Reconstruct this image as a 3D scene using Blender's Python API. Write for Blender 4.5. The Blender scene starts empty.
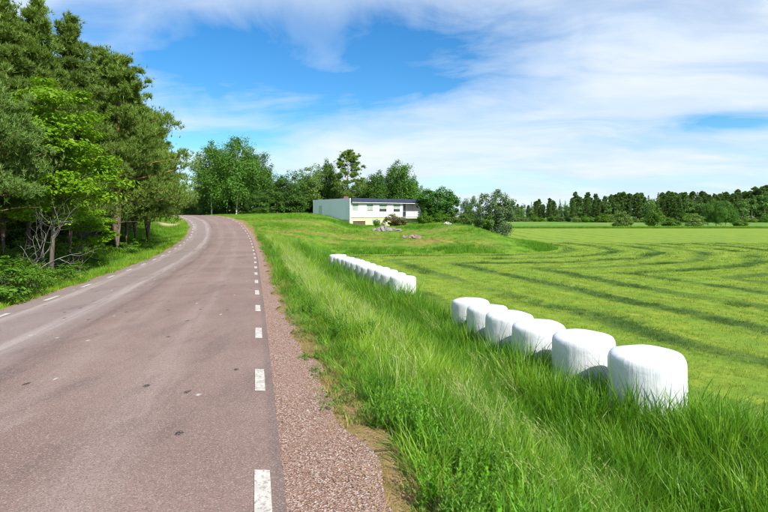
import bpy, math, random
import numpy as np
from mathutils import Vector

# ------------------------------------------------------------------ camera, world, sun, exposure
scene = bpy.context.scene
COL = scene.collection
CAMZ = 1.94
cam_data = bpy.data.cameras.new('camera')
cam_data.sensor_width = 36.0
cam_data.lens = 24.0
cam_data.shift_y = -40.0 / 768.0
cam_data.clip_start = 0.05
cam_data.clip_end = 6000.0
cam = bpy.data.objects.new('camera', cam_data)
COL.objects.link(cam)
cam.location = (0, 0, CAMZ)
cam.rotation_euler = (math.radians(90), 0, 0)
scene.camera = cam

SUN_EL = math.radians(42)
SUN_AZ = math.radians(141)          # clockwise from +Y: behind the camera, to the right
SUN_DIR = Vector((math.sin(SUN_AZ) * math.cos(SUN_EL), math.cos(SUN_AZ) * math.cos(SUN_EL), math.sin(SUN_EL)))
sun_data = bpy.data.lights.new('sun', 'SUN')
sun_data.energy = 4.2
sun_data.angle = math.radians(0.6)
sun_data.color = (1.0, 0.95, 0.87)
sun = bpy.data.objects.new('sun', sun_data)
COL.objects.link(sun)
sun.location = (30, -50, 60)
sun.rotation_euler = SUN_DIR.to_track_quat('Z', 'Y').to_euler()

scene.view_settings.view_transform = 'Standard'
scene.view_settings.look = 'None'
scene.view_settings.gamma = 1.0
scene.view_settings.use_curve_mapping = False
scene.view_settings.exposure = 0.8
scene.render.engine = 'CYCLES'
scene.cycles.filter_width = 1.15
scene.cycles.max_bounces = 6
scene.cycles.diffuse_bounces = 3
scene.cycles.transmission_bounces = 4
scene.cycles.transparent_max_bounces = 4


class N:
    """small helper round a node tree"""
    def __init__(s, tree):
        s.t = tree
        s.n = tree.nodes
        s.l = tree.links

    def new(s, typ, ins=None, **props):
        nd = s.n.new(typ)
        for k, v in props.items():
            setattr(nd, k, v)
        for k, v in (ins or {}).items():
            s.put(nd.inputs[k], v)
        return nd

    def put(s, sock, v):
        if hasattr(v, 'is_linked') or isinstance(v, bpy.types.NodeSocket):
            s.l.new(v, sock)
        elif isinstance(v, bpy.types.Node):
            s.l.new(v.outputs[0], sock)
        else:
            if isinstance(v, (tuple, list)) and len(v) == 3 and sock.type == 'RGBA':
                v = (*v, 1.0)
            sock.default_value = v

    def math(s, op, a, b=0.0, c=0.0, clamp=False):
        nd = s.new('ShaderNodeMath', {0: a, 1: b, 2: c}, operation=op)
        nd.use_clamp = clamp
        return nd.outputs[0]

    def ramp(s, v, lo, hi, a=0.0, b=1.0, smooth=True):
        nd = s.new('ShaderNodeMapRange', {'Value': v, 'From Min': lo, 'From Max': hi, 'To Min': a, 'To Max': b})
        nd.interpolation_type = 'SMOOTHSTEP' if smooth else 'LINEAR'
        return nd.outputs[0]

    def mix(s, f, a, b, mode='MIX'):
        nd = s.new('ShaderNodeMix', data_type='RGBA', blend_type=mode)
        s.put(nd.inputs[0], f)
        s.put(nd.inputs[6], a)
        s.put(nd.inputs[7], b)
        return nd.outputs[2]

    def noise(s, vec, scale, detail=3.0, rough=0.55, dist=0.0):
        nd = s.new('ShaderNodeTexNoise', {'Scale': scale, 'Detail': detail, 'Roughness': rough, 'Distortion': dist})
        if vec is not None:
            s.put(nd.inputs['Vector'], vec)
        return nd.outputs['Fac']

    def mapping(s, vec, scale=(1, 1, 1), rot=(0, 0, 0), loc=(0, 0, 0)):
        return s.new('ShaderNodeMapping', {'Vector': vec, 'Location': loc, 'Rotation': rot, 'Scale': scale}).outputs[0]

    def attr(s, name, typ='GEOMETRY'):
        return s.new('ShaderNodeAttribute', attribute_name=name, attribute_type=typ).outputs['Fac']


world = bpy.data.worlds.new('World')
scene.world = world
world.use_nodes = True
world.node_tree.nodes.clear()
w = N(world.node_tree)
sky = w.new('ShaderNodeTexSky', sky_type='NISHITA', sun_disc=False, sun_elevation=SUN_EL, sun_rotation=SUN_AZ,
            altitude=100.0, air_density=1.0, dust_density=0.6, ozone_density=2.0)
skyc = w.new('ShaderNodeHueSaturation', {'Saturation': 1.36, 'Value': 1.12, 'Color': sky.outputs[0]}).outputs[0]
skyc = w.mix(1.0, skyc, (0.74, 1.0, 1.07), 'MULTIPLY')
tc = w.new('ShaderNodeTexCoord').outputs['Generated']
sep = w.new('ShaderNodeSeparateXYZ', {0: tc})
dx, dy, dz = sep.outputs
zz = w.math('ADD', w.math('MAXIMUM', dz, 0.0), 0.16)
plane = w.new('ShaderNodeCombineXYZ', {0: w.math('DIVIDE', dx, zz), 1: w.math('DIVIDE', dy, zz), 2: 0.0}).outputs[0]
warp = w.new('ShaderNodeTexNoise', {'Vector': plane, 'Scale': 0.55, 'Detail': 3.0}).outputs['Color']
plane_w = w.new('ShaderNodeVectorMath', {0: plane, 1: w.new('ShaderNodeVectorMath', {0: warp, 'Scale': 1.6}, operation='SCALE').outputs[0]}, operation='ADD').outputs[0]
streak = w.noise(w.mapping(plane_w, scale=(0.55, 1.3, 1), rot=(0, 0, 0.62), loc=(3.1, 0.4, 0)), 0.9, 7.0, 0.58, 0.5)
broad = w.noise(w.mapping(plane_w, loc=(1.7, 5.2, 0)), 0.35, 4.0, 0.5)
# a clear opening in the thin cloud, seen over the house
ysafe = w.math('MAXIMUM', dy, 0.05)
u = w.math('DIVIDE', dx, ysafe)
v = w.math('DIVIDE', dz, ysafe)
wob = w.math('MULTIPLY', w.math('SUBTRACT', w.noise(tc, 5.0, 5.0, 0.6, 0.4), 0.5), 0.34)


def opening(cu, cv, su, sv, tilt):
    a = w.math('SUBTRACT', u, cu)
    b = w.math('SUBTRACT', w.math('SUBTRACT', v, cv), w.math('MULTIPLY', a, tilt))
    r = w.math('SQRT', w.math('ADD', w.math('POWER', w.math('ABSOLUTE', w.math('DIVIDE', a, su)), 2.0), w.math('POWER', w.math('ABSOLUTE', w.math('DIVIDE', b, sv)), 2.0)))
    return w.ramp(w.math('ADD', r, w.math('MULTIPLY', wob, 2.6)), 1.35, 0.35)


hole = w.math('MAXIMUM', opening(-0.07, 0.308, 0.44, 0.118, 0.02), opening(0.72, 0.19, 0.18, 0.028, 0.06))
hole = w.math('MAXIMUM', hole, w.math('MULTIPLY', opening(-0.62, 0.36, 0.14, 0.07, 0.2), 0.45))
hole = w.math('MAXIMUM', hole, w.math('MULTIPLY', opening(-0.36, 0.15, 0.20, 0.030, 0.0), 0.6))
cover = w.math('ADD', w.math('MULTIPLY', w.ramp(streak, 0.36, 0.66), 0.50), w.math('MULTIPLY', w.ramp(broad, 0.33, 0.60), 0.36))
cover = w.math('ADD', cover, 0.14)
cover = w.math('SUBTRACT', cover, w.math('MULTIPLY', hole, w.ramp(streak, 0.40, 0.68, 0.93, 0.52)), clamp=True)
cover = w.math('MINIMUM', cover, 0.94)
shade = w.ramp(w.noise(w.mapping(plane_w, scale=(0.7, 1.3, 1)), 1.6, 5.0, 0.6), 0.3, 0.7)
cloudc = w.mix(shade, (4.9, 5.85, 7.1), (6.15, 6.65, 7.2))
allsky = w.mix(cover, skyc, cloudc)
bg = w.new('ShaderNodeBackground', {'Color': allsky, 'Strength': 0.085})
w.l.new(bg.outputs[0], w.new('ShaderNodeOutputWorld').inputs[0])

# ------------------------------------------------------------------ helpers
RNG = np.random.default_rng(7)
random.seed(7)


def smooth(a, b, x):
    t = np.clip((np.asarray(x, float) - a) / (b - a), 0, 1)
    return t * t * (3 - 2 * t)


def link(name, data, parent=None, loc=None, rz=0.0):
    o = bpy.data.objects.new(name, data)
    COL.objects.link(o)
    if parent is not None:
        o.parent = parent
    if loc is not None:
        o.location = loc
    o.rotation_euler[2] = rz
    return o


def tag(o, label=None, cat=None, group=None, kind=None):
    for k, val in (('label', label), ('category', cat), ('group', group), ('kind', kind)):
        if val:
            o[k] = val
    return o


def mesh_arr(name, verts, quads=None, tris=None, mat=None, smooth_shade=False, attrs=None):
    """mesh from numpy arrays"""
    verts = np.asarray(verts, np.float32).reshape(-1, 3)
    loops, starts, totals, pos = [], [], [], 0
    for fc, k in ((quads, 4), (tris, 3)):
        if fc is not None and len(fc):
            fc = np.asarray(fc, np.int32).reshape(-1, k)
            loops.append(fc.ravel())
            starts.append(pos + np.arange(len(fc)) * k)
            totals.append(np.full(len(fc), k))
            pos += fc.size
    me = bpy.data.meshes.new(name)
    me.vertices.add(len(verts))
    me.vertices.foreach_set('co', verts.ravel())
    if loops:
        lp, st, tt = np.concatenate(loops), np.concatenate(starts), np.concatenate(totals)
        me.loops.add(len(lp))
        me.loops.foreach_set('vertex_index', lp.astype(np.int32))
        me.polygons.add(len(st))
        me.polygons.foreach_set('loop_start', st.astype(np.int32))
        me.polygons.foreach_set('loop_total', tt.astype(np.int32))
        me.polygons.foreach_set('use_smooth', np.full(len(st), bool(smooth_shade)))
    for k, a in (attrs or {}).items():
        a = np.asarray(a)
        if a.ndim == 2:
            at = me.attributes.new(k, 'FLOAT_VECTOR', 'POINT')
            at.data.foreach_set('vector', a.astype(np.float32).ravel())
        elif a.dtype.kind == 'i':
            at = me.attributes.new(k, 'INT', 'POINT')
            at.data.foreach_set('value', a.astype(np.int32))
        else:
            at = me.attributes.new(k, 'FLOAT', 'POINT')
            at.data.foreach_set('value', a.astype(np.float32))
    me.update(calc_edges=True)
    me.validate()
    if mat:
        me.materials.append(mat)
    return me


class MB:
    """collects boxes, tubes and loose faces into one mesh"""
    def __init__(s):
        s.v, s.q, s.t, s.n = [], [], [], 0

    def add(s, v, q=None, t=None):
        v = np.asarray(v, float).reshape(-1, 3)
        if q is not None and len(q):
            s.q.append(np.asarray(q, int).reshape(-1, 4) + s.n)
        if t is not None and len(t):
            s.t.append(np.asarray(t, int).reshape(-1, 3) + s.n)
        s.v.append(v)
        s.n += len(v)
        return s

    def box(s, x0, x1, y0, y1, z0, z1):
        v = [(x, y, z) for z in (z0, z1) for y in (y0, y1) for x in (x0, x1)]
        q = [(0, 2, 3, 1), (4, 5, 7, 6), (0, 1, 5, 4), (2, 6, 7, 3), (0, 4, 6, 2), (1, 3, 7, 5)]
        return s.add(v, q)

    def tube(s, pts, radii, k=6):
        pts = np.asarray(pts, float)
        m = len(pts)
        d = np.gradient(pts, axis=0)
        d /= np.linalg.norm(d, axis=1)[:, None] + 1e-9
        ref = np.where(np.abs(d[:, 2:3]) > 0.9, [[1.0, 0, 0]], [[0, 0, 1.0]])
        a = np.cross(d, ref)
        a /= np.linalg.norm(a, axis=1)[:, None] + 1e-9
        b = np.cross(d, a)
        th = np.arange(k) * 2 * np.pi / k
        ring = a[:, None, :] * np.cos(th)[None, :, None] + b[:, None, :] * np.sin(th)[None, :, None]
        v = pts[:, None, :] + ring * np.asarray(radii, float)[:, None, None]
        i = np.arange(m - 1)[:, None] * k
        j = np.arange(k)[None, :]
        jn = (j + 1) % k
        q = np.stack([i + j, i + jn, i + k + jn, i + k + j], -1).reshape(-1, 4)
        return s.add(v.reshape(-1, 3), q)

    def mesh(s, name, mat=None, smooth_shade=False):
        q = np.concatenate(s.q) if s.q else None
        t = np.concatenate(s.t) if s.t else None
        return mesh_arr(name, np.concatenate(s.v), q, t, mat, smooth_shade)


def new_mat(name):
    m = bpy.data.materials.new(name)
    m.use_nodes = True
    m.node_tree.nodes.clear()
    n = N(m.node_tree)
    out = n.new('ShaderNodeOutputMaterial')
    return m, n, out


def principled(n, out, color, rough=0.8, spec=0.3, bump=None, bump_strength=0.3, bump_dist=0.02, **kw):
    p = n.new('ShaderNodeBsdfPrincipled', {'Base Color': color, 'Roughness': rough, 'Specular IOR Level': spec, **kw})
    if bump is not None:
        b = n.new('ShaderNodeBump', {'Height': bump, 'Strength': bump_strength, 'Distance': bump_dist})
        n.l.new(b.outputs[0], p.inputs['Normal'])
    n.l.new(p.outputs[0], out.inputs[0])
    return p


def plain_mat(name, c0, c1=None, scale=6.0, rough=0.7, spec=0.3, bump=0.1, stretch=(1, 1, 1)):
    m, n, out = new_mat(name)
    co = n.mapping(n.new('ShaderNodeTexCoord').outputs['Object'], scale=stretch)
    f = n.noise(co, scale, 5.0, 0.6)
    col = n.mix(n.ramp(f, 0.35, 0.65), c0, c1 or tuple(x * 0.8 for x in c0))
    principled(n, out, col, rough, spec, f, bump, 0.02)
    return m


def leaf_mat(name, dark, light, trans=0.35, rough=0.55, obj_var=0.25, tint_name=None, alt=None, clump=0.9):
    """leaf or blade: diffuse and translucent, colour varied from leaf to leaf and plant to plant"""
    m, n, out = new_mat(name)
    isl = n.new('ShaderNodeNewGeometry').outputs['Random Per Island']
    rnd = n.new('ShaderNodeObjectInfo').outputs['Random']
    co = n.new('ShaderNodeTexCoord').outputs['Object']
    f = n.math('ADD', n.math('MULTIPLY', isl, 0.6), n.math('MULTIPLY', n.noise(co, clump, 2.0), 0.5))
    col = n.mix(n.math('SUBTRACT', f, 0.05, clamp=True), dark, light)
    if tint_name:
        col = n.mix(n.attr(tint_name, 'INSTANCER'), col, alt)
    k = n.math('ADD', 1.0 - obj_var / 2, n.math('MULTIPLY', rnd, obj_var))
    col = n.mix(1.0, col, n.new('ShaderNodeCombineColor', {0: k, 1: k, 2: k}).outputs[0], 'MULTIPLY')
    p = n.new('ShaderNodeBsdfPrincipled', {'Base Color': col, 'Roughness': rough, 'Specular IOR Level': 0.25})
    tcol = n.mix(0.5, col, n.mix(1.0, col, (1.25, 1.2, 0.5), 'MULTIPLY'))
    tr = n.new('ShaderNodeBsdfTranslucent', {'Color': tcol})
    mx = n.new('ShaderNodeMixShader', {0: trans, 1: p.outputs[0], 2: tr.outputs[0]})
    n.l.new(mx.outputs[0], out.inputs[0])
    return m


# ------------------------------------------------------------------ the lie of the land
# x to the right, y away from the camera, z up; road surface under the camera at z = 0
_ry = np.array([-60, -20, 0, 6.6, 12.6, 21.6, 30.6, 39.6, 48.6, 55, 65, 72, 80, 88, 96, 104, 112, 140])
_rx = np.array([15, 5, 0.05, -1.6, -3.1, -5.4, -7.7, -10.15, -12.7, -14.7, -18.2, -21.2, -25.8, -31.5, -38.5, -47, -57, -100])
_zy = np.array([-60, -20, 0, 6.6, 12.6, 18.6, 24.6, 30.6, 36.6, 42.6, 48.6, 55, 65, 74, 82, 90, 105, 140, 400])
_zz = np.array([1.6, 0.55, 0, -0.18, -0.34, -0.45, -0.54, -0.57, -0.53, -0.39, -0.22, 0.10, 0.84, 1.55, 2.02, 2.12, 1.5, 0.6, -1.9])
_gy = np.arange(-60, 141, 0.5)
_ker = np.exp(-np.linspace(-2, 2, 17) ** 2)
_ker /= _ker.sum()


def _smoothed(a):
    return np.convolve(np.pad(a, 8, mode='reflect', reflect_type='odd'), _ker, 'valid')


_gx = _smoothed(np.interp(_gy, _ry, _rx))
_gz = _smoothed(np.interp(_gy, _zy, _zz))
_gs = np.gradient(_gx, _gy)
ROADW = 5.6          # between the two edge lines
EDGE = 0.16          # asphalt beyond the right line
EDGEL = 0.36         # and beyond the left one


def road_x(y):
    return np.interp(y, _gy, _gx)


def road_k(y):
    return np.sqrt(1 + np.interp(y, _gy, _gs) ** 2)


def road_z(y):
    y = np.asarray(y, float)
    return np.where(y > 139, np.interp(y, _zy, _zz), np.interp(y, _gy, _gz))


def lateral(x, y):
    """metres to the right of the right-hand asphalt edge"""
    return (x - road_x(y)) / road_k(y) - EDGE


FIELD = np.array([(40, -60), (14, -20), (8.2, 0), (6.4, 5.5), (5.2, 8.0), (4.3, 9.2), (2.75, 17.2), (1.6, 20), (0.75, 23), (-3.3, 36.5), (-5.2, 44),
                  (-5.6, 49), (-4.2, 52.5), (4, 53.5), (12, 54), (17.5, 56.5), (20.7, 61), (21.6, 67), (20.5, 74), (18.0, 82), (16, 95), (18, 120), (22, 166), (500, 166), (500, -60)], float)


def field_dist(x, y):
    """signed distance to the edge of the mown field (inside positive)"""
    x = np.asarray(x, float)
    y = np.asarray(y, float)
    d2 = np.full(x.shape, 1e9)
    inside = np.zeros(x.shape, bool)
    for i in range(len(FIELD)):
        a, b = FIELD[i], FIELD[(i + 1) % len(FIELD)]
        e = b - a
        t = np.clip(((x - a[0]) * e[0] + (y - a[1]) * e[1]) / (e @ e), 0, 1)
        d2 = np.minimum(d2, (x - a[0] - t * e[0]) ** 2 + (y - a[1] - t * e[1]) ** 2)
        cond = (a[1] > y) != (b[1] > y)
        with np.errstate(divide='ignore', invalid='ignore'):
            xi = (b[0] - a[0]) * (y - a[1]) / (b[1] - a[1] + 1e-12) + a[0]
        inside ^= cond & (x < xi)
    return np.where(inside, 1, -1) * np.sqrt(d2)


def lumps(x, y):
    return (np.sin(x * 0.9 + 1.3 * np.sin(y * 0.41)) * np.cos(y * 0.77 + np.sin(x * 0.5)) * 0.5
            + np.sin(x * 0.31 - y * 0.23 + 0.7) * 0.5)


def field_level(y):
    return -2.04 + 0.46 * smooth(17.5, 8.0, y) + 0.1 * smooth(150, 400, y)


def ground_z(x, y):
    x = np.asarray(x, float)
    y = np.asarray(y, float)
    s = lateral(x, y)
    zr = road_z(y)
    fd = field_dist(x, y)
    fl = field_level(y)
    top = np.interp(x, [-60, -30, -14, -9, -5, 0, 5, 9, 13, 16, 19, 22, 26], [2.3, 2.2, 2.0, 1.40, 0.10, -0.15, 0.10, 0.62, 0.72, 0.30, -0.35, -0.7, -0.9])
    rise = smooth(49, 86, y) ** 0.8
    out = np.maximum(-fd, 0)
    knoll = fl + (top - fl) * rise * smooth(0.0, 9.0, out) + 0.35 * smooth(0.2, 2.5, out) * smooth(44, 50, y)
    knoll = knoll + lumps(x, y) * 0.10 * smooth(1, 6, out) * smooth(44, 52, y)
    knoll = np.where(y > 125, fl + (knoll - fl) * smooth(170, 125, y), knoll)
    g = np.where(fd > 0, fl, knoll)
    wide = np.interp(y, [0, 40, 50, 62, 90], [4.6, 4.8, 7.5, 12, 20])
    b = smooth(0.6, 1, s / wide * 0.4 + 0.6) if False else np.clip((s - 0.7) / (wide - 0.7), 0, 1)
    b = b * b * (3 - 2 * b)
    right = (zr - 0.045 - 0.03 * np.clip(s, 0, 0.7)) * (1 - b) + g * b
    # left of the road: verge, shallow ditch, forest floor rising
    q = -(s + ROADW + EDGE + EDGEL)
    left = zr - 0.05 - 0.30 * smooth(0.4, 1.7, q) + 0.35 * smooth(2.0, 5.0, q) + 0.9 * smooth(5, 22, q) + lumps(x, y) * 0.10 * smooth(2, 6, q)
    left = left + 0.55 * smooth(1.5, 6, q) * smooth(50, 66, y)
    left = np.where(y > 110, left * smooth(300, 110, y) + fl * (1 - smooth(300, 110, y)), left)
    z = np.where(s > 0, right, np.where(q > 0, left, zr - 0.06))
    return z


def gz(x, y):
    return float(ground_z(np.array([x]), np.array([y]))[0])


def px(p, y):
    """x of a point seen at photograph column p, at distance y"""
    return (p - 384.0) / 512.0 * y


# ------------------------------------------------------------------ ground sheet
def axis(lo, hi, n, centre, fine):
    t = np.linspace(np.arcsinh((lo - centre) / fine), np.arcsinh((hi - centre) / fine), n)
    return centre + fine * np.sinh(t)


gx_ax = axis(-1500, 1500, 430, 3.0, 14.0)
gy_ax = np.concatenate([np.linspace(-300, -12, 30), axis(-11, 2600, 430, 12.0, 16.0)])
GX, GY = np.meshgrid(gx_ax, gy_ax)
xf, yf = GX.ravel(), GY.ravel()
zf = ground_z(xf, yf)
nx_, ny_ = len(gx_ax), len(gy_ax)
ii = (np.arange(ny_ - 1)[:, None] * nx_ + np.arange(nx_ - 1)[None, :]).ravel()
quads = np.stack([ii, ii + 1, ii + nx_ + 1, ii + nx_], -1)
fdv = field_dist(xf, yf)
sv = lateral(xf, yf)

m_ground, n, out = new_mat('meadow_soil')
pos = n.new('ShaderNodeNewGeometry').outputs['Position']
fd = n.attr('field_dist')
sl = n.attr('road_side')
sp = n.new('ShaderNodeSeparateXYZ', {0: pos})
n_big = n.noise(pos, 0.09, 4.0)
n_mid = n.noise(pos, 0.55, 4.0)
n_fine = n.noise(pos, 5.0, 5.0, 0.65)
n_tiny = n.noise(pos, 28.0, 3.0, 0.7)
fdw = n.math('ADD', fd, n.math('MULTIPLY', n.math('SUBTRACT', n.noise(pos, 0.28, 4.0, 0.6), 0.5), 1.6))
# stubble, with swaths of cut grass every few metres following the edge of the field
stub = n.mix(n.ramp(n_fine, 0.3, 0.7), (0.155, 0.232, 0.018), (0.290, 0.355, 0.036))
stub = n.mix(n.ramp(n_mid, 0.35, 0.7), stub, (0.16, 0.27, 0.024))
row = n.math('FRACT', n.math('DIVIDE', n.math('ADD', fdw, 0.2), 4.3))
tri = n.math('ABSOLUTE', n.math('SUBTRACT', row, 0.5))
swath = n.ramp(n.math('ADD', tri, n.math('MULTIPLY', n.math('SUBTRACT', n.noise(pos, 1.4, 4.0, 0.65), 0.5), 0.18)), 0.18, 0.10)
rowid = n.math('FLOOR', n.math('DIVIDE', n.math('ADD', fdw, 0.2), 4.3))
rowv = n.new('ShaderNodeTexWhiteNoise', {'W': rowid}, noise_dimensions='1D').outputs[0]
swath = n.math('MULTIPLY', swath, n.ramp(n.math('ADD', n.noise(pos, 0.16, 3.0), n.math('MULTIPLY', n.math('SUBTRACT', rowv, 0.5), 0.22)), 0.32, 0.56, 0.10, 0.72))
swath = n.math('MULTIPLY', swath, n.ramp(n.noise(pos, 2.6, 5.0, 0.7), 0.30, 0.46, 0.35, 1.0))
swath = n.math('MULTIPLY', swath, n.ramp(sp.outputs[1], 45, 130, 1.0, 0.6))
fine_row = n.math('FRACT', n.math('DIVIDE', fdw, 1.075))
fine_l = n.ramp(n.math('ABSOLUTE', n.math('SUBTRACT', fine_row, 0.5)), 0.1, 0.4)
stub = n.mix(n.math('MULTIPLY', fine_l, n.ramp(n.noise(pos, 0.5, 4.0, 0.6), 0.35, 0.60, 0.05, 0.45)), stub, (0.085, 0.165, 0.014))
cut = n.mix(n.ramp(n_fine, 0.3, 0.7), (0.028, 0.075, 0.016), (0.085, 0.155, 0.035))
fieldc = n.mix(swath, stub, cut)
# rough grass with dry, reddish and sandy patches on the knoll
rough = n.mix(n.ramp(n_mid, 0.3, 0.68), (0.050, 0.145, 0.008), (0.145, 0.255, 0.016))
dry = n.ramp(n.noise(n.mapping(pos, scale=(0.5, 1.6, 1)), 0.20, 4.0, 0.65), 0.52, 0.62)
yb = n.math('ADD', sp.outputs[1], n.math('MULTIPLY', n.math('SUBTRACT', n_big, 0.5), 14.0))
band = n.math('MAXIMUM', n.ramp(n.math('ABSOLUTE', n.math('SUBTRACT', yb, 61.0)), 4.0, 1.5), n.ramp(n.math('ABSOLUTE', n.math('SUBTRACT', yb, 71.5)), 3.5, 1.2))
dry = n.math('ADD', n.math('MULTIPLY', dry, 0.5), n.math('MULTIPLY', band, n.ramp(n.noise(n.mapping(pos, scale=(0.4, 1.2, 1)), 0.35, 4.0, 0.65), 0.42, 0.55)), clamp=True)
dry = n.math('MULTIPLY', dry, n.ramp(sp.outputs[1], 54, 57))
dry = n.math('MULTIPLY', dry, n.ramp(sp.outputs[0], 15, 10))
dry = n.math('MULTIPLY', dry, n.ramp(sp.outputs[1], 86, 76))
rough = n.mix(n.math('MULTIPLY', dry, 0.9), rough, n.mix(n.ramp(n_mid, 0.4, 0.6), (0.27, 0.25, 0.045), (0.22, 0.125, 0.055)))
# bare sandy crown of the mound inside the bend
mnd = n.new('ShaderNodeVectorMath', {0: n.new('ShaderNodeVectorMath', {0: pos, 1: (-28.3, 66.5, 0.0)}, operation='SUBTRACT').outputs[0], 1: (0.55, 0.28, 0.0)}, operation='MULTIPLY').outputs[0]
mlen = n.new('ShaderNodeVectorMath', {0: mnd}, operation='LENGTH').outputs['Value']
rough = n.mix(n.ramp(n.math('ADD', mlen, n.math('MULTIPLY', n.math('SUBTRACT', n_mid, 0.5), 0.9)), 1.05, 0.75), rough, (0.42, 0.34, 0.19))
# forest floor
floorc = n.mix(n.ramp(n_fine, 0.35, 0.65), (0.030, 0.055, 0.012), (0.075, 0.06, 0.03))
base = n.mix(n.ramp(sl, -9.0, -10.5), rough, floorc)
base = n.mix(n.ramp(fdw, -0.15, 0.15), base, fieldc)
# the second field and the strip of high grass that bounds it
far = n.mix(n.ramp(n_big, 0.35, 0.65), (0.085, 0.20, 0.020), (0.12, 0.24, 0.035))
far = n.mix(n.ramp(n.noise(n.mapping(pos, scale=(0.3, 1, 1)), 0.08, 3.0), 0.55, 0.62), far, (0.22, 0.22, 0.06))
base = n.mix(n.ramp(sp.outputs[1], 166, 170), base, far)
strip = n.math('MULTIPLY', n.ramp(sp.outputs[1], 164, 166), n.ramp(sp.outputs[1], 176, 173))
base = n.mix(strip, base, (0.035, 0.085, 0.015))
# bare sandy band where the verge meets the gravel
bare = n.math('MULTIPLY', n.ramp(n.math('ADD', sl, n.math('MULTIPLY', n_mid, 0.5)), 1.60, 1.25), n.ramp(sl, -0.1, 0.1))
base = n.mix(bare, base, n.mix(n.ramp(n_fine, 0.35, 0.65), (0.30, 0.20, 0.10), (0.20, 0.16, 0.05)))
bump = n.math('ADD', n.math('MULTIPLY', n_fine, 0.6), n.math('MULTIPLY', n_tiny, 0.4))
principled(n, out, base, 0.9, 0.15, bump, 0.9, 0.10)

ground = link('ground', mesh_arr('ground', np.stack([xf, yf, zf], -1), quads, None, m_ground, True,
                                 {'field_dist': fdv.astype(np.float32), 'road_side': sv.astype(np.float32)}))
tag(ground, 'green land with mown hay field, rough knoll and forest floor', 'ground', kind='structure')

# ------------------------------------------------------------------ road
m_road, n, out = new_mat('worn_red_asphalt')
pos = n.new('ShaderNodeNewGeometry').outputs['Position']
lat = n.attr('across')
alo = n.attr('along')
st = n.new('ShaderNodeCombineXYZ', {0: n.math('MULTIPLY', lat, 1.6), 1: n.math('MULTIPLY', alo, 0.07), 2: 0.0}).outputs[0]
streaks = n.noise(st, 2.2, 6.0, 0.65, 0.3)
patch = n.noise(pos, 0.35, 5.0, 0.6)
grain = n.noise(pos, 95.0, 2.0, 0.8)
grain2 = n.noise(pos, 38.0, 3.0, 0.7)
speck = n.new('ShaderNodeTexVoronoi', {'Vector': pos, 'Scale': 105.0}).outputs['Color']
speckv = n.new('ShaderNodeSeparateColor', {0: speck}).outputs[0]
col = n.mix(n.ramp(patch, 0.32, 0.68), (0.205, 0.130, 0.108), (0.268, 0.180, 0.150))
latw = n.math('ADD', lat, n.math('MULTIPLY', n.math('SUBTRACT', n.noise(n.mapping(pos, scale=(0.2, 0.2, 0.2)), 0.6, 4.0), 0.5), 0.5))


def wheel(c, hw):
    return n.ramp(n.math('ABSOLUTE', n.math('SUBTRACT', latw, c)), hw, hw * 0.25)


# lighter dusty tracks in the left lane, dark seam near the middle, paler line where tyres polish
left_lane = n.ramp(latw, -3.2, -3.9)
col = n.mix(n.math('MULTIPLY', left_lane, 0.65), col, (0.262, 0.218, 0.200))
tracks = n.math('ADD', wheel(-4.0, 0.28), wheel(-5.35, 0.30))
tracks = n.math('ADD', tracks, n.math('MULTIPLY', wheel(-1.35, 0.45), 0.30))
tracks = n.math('ADD', tracks, n.math('MULTIPLY', wheel(-2.6, 0.35), 0.25))
tracks = n.math('MULTIPLY', tracks, n.ramp(streaks, 0.34, 0.60))
col = n.mix(n.math('MULTIPLY', tracks, 0.70), col, (0.43, 0.365, 0.33))
seam = n.math('MULTIPLY', wheel(-3.35, 0.40), n.ramp(streaks, 0.62, 0.36))
col = n.mix(n.math('MULTIPLY', seam, 0.5), col, (0.075, 0.058, 0.056))
edge = n.ramp(lat, 0.02, 0.12)
col = n.mix(n.math('MULTIPLY', edge, 0.4), col, (0.10, 0.082, 0.075))
col = n.mix(n.ramp(n.noise(n.mapping(pos, scale=(1, 0.5, 1)), 2.3, 6.0, 0.7), 0.58, 0.74, 0, 0.40), col, (0.33, 0.265, 0.235))
col = n.mix(n.ramp(n.noise(n.mapping(pos, scale=(1.2, 0.25, 1), rot=(0, 0, 0.24)), 1.3, 5.0, 0.65), 0.52, 0.70, 0, 0.50), col, (0.13, 0.092, 0.08))
# droppings and oil marks
blot = n.new('ShaderNodeTexVoronoi', {'Vector': n.mapping(pos, scale=(1.0, 0.55, 1.0), rot=(0, 0, 0.4)), 'Scale': 1.5, 'Randomness': 1.0}, voronoi_dimensions='2D')
bd = n.math('ADD', blot.outputs['Distance'], n.math('MULTIPLY', n.math('SUBTRACT', n.noise(pos, 11.0, 4.0, 0.7), 0.5), 0.13))
bsel = n.new('ShaderNodeSeparateColor', {0: blot.outputs['Color']})
col = n.mix(n.math('MULTIPLY', n.ramp(bd, 0.060, 0.035), n.ramp(bsel.outputs[0], 0.68, 0.70)), col, (0.035, 0.025, 0.022))
col = n.mix(n.math('MULTIPLY', n.ramp(bd, 0.050, 0.030), n.ramp(bsel.outputs[0], 0.16, 0.14)), col, (0.50, 0.47, 0.43))
col = n.mix(n.ramp(speckv, 0.80, 0.9, 0, 0.5), col, (0.40, 0.33, 0.29))
col = n.mix(n.ramp(speckv, 0.22, 0.12, 0, 0.5), col, (0.075, 0.058, 0.056))
col = n.mix(n.ramp(grain, 0.3, 0.7, 0.0, 0.30), col, (0.12, 0.09, 0.086))
principled(n, out, col, 0.88, 0.25, n.math('ADD', n.math('MULTIPLY', speckv, 0.6), grain), 0.5, 0.008)

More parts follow.
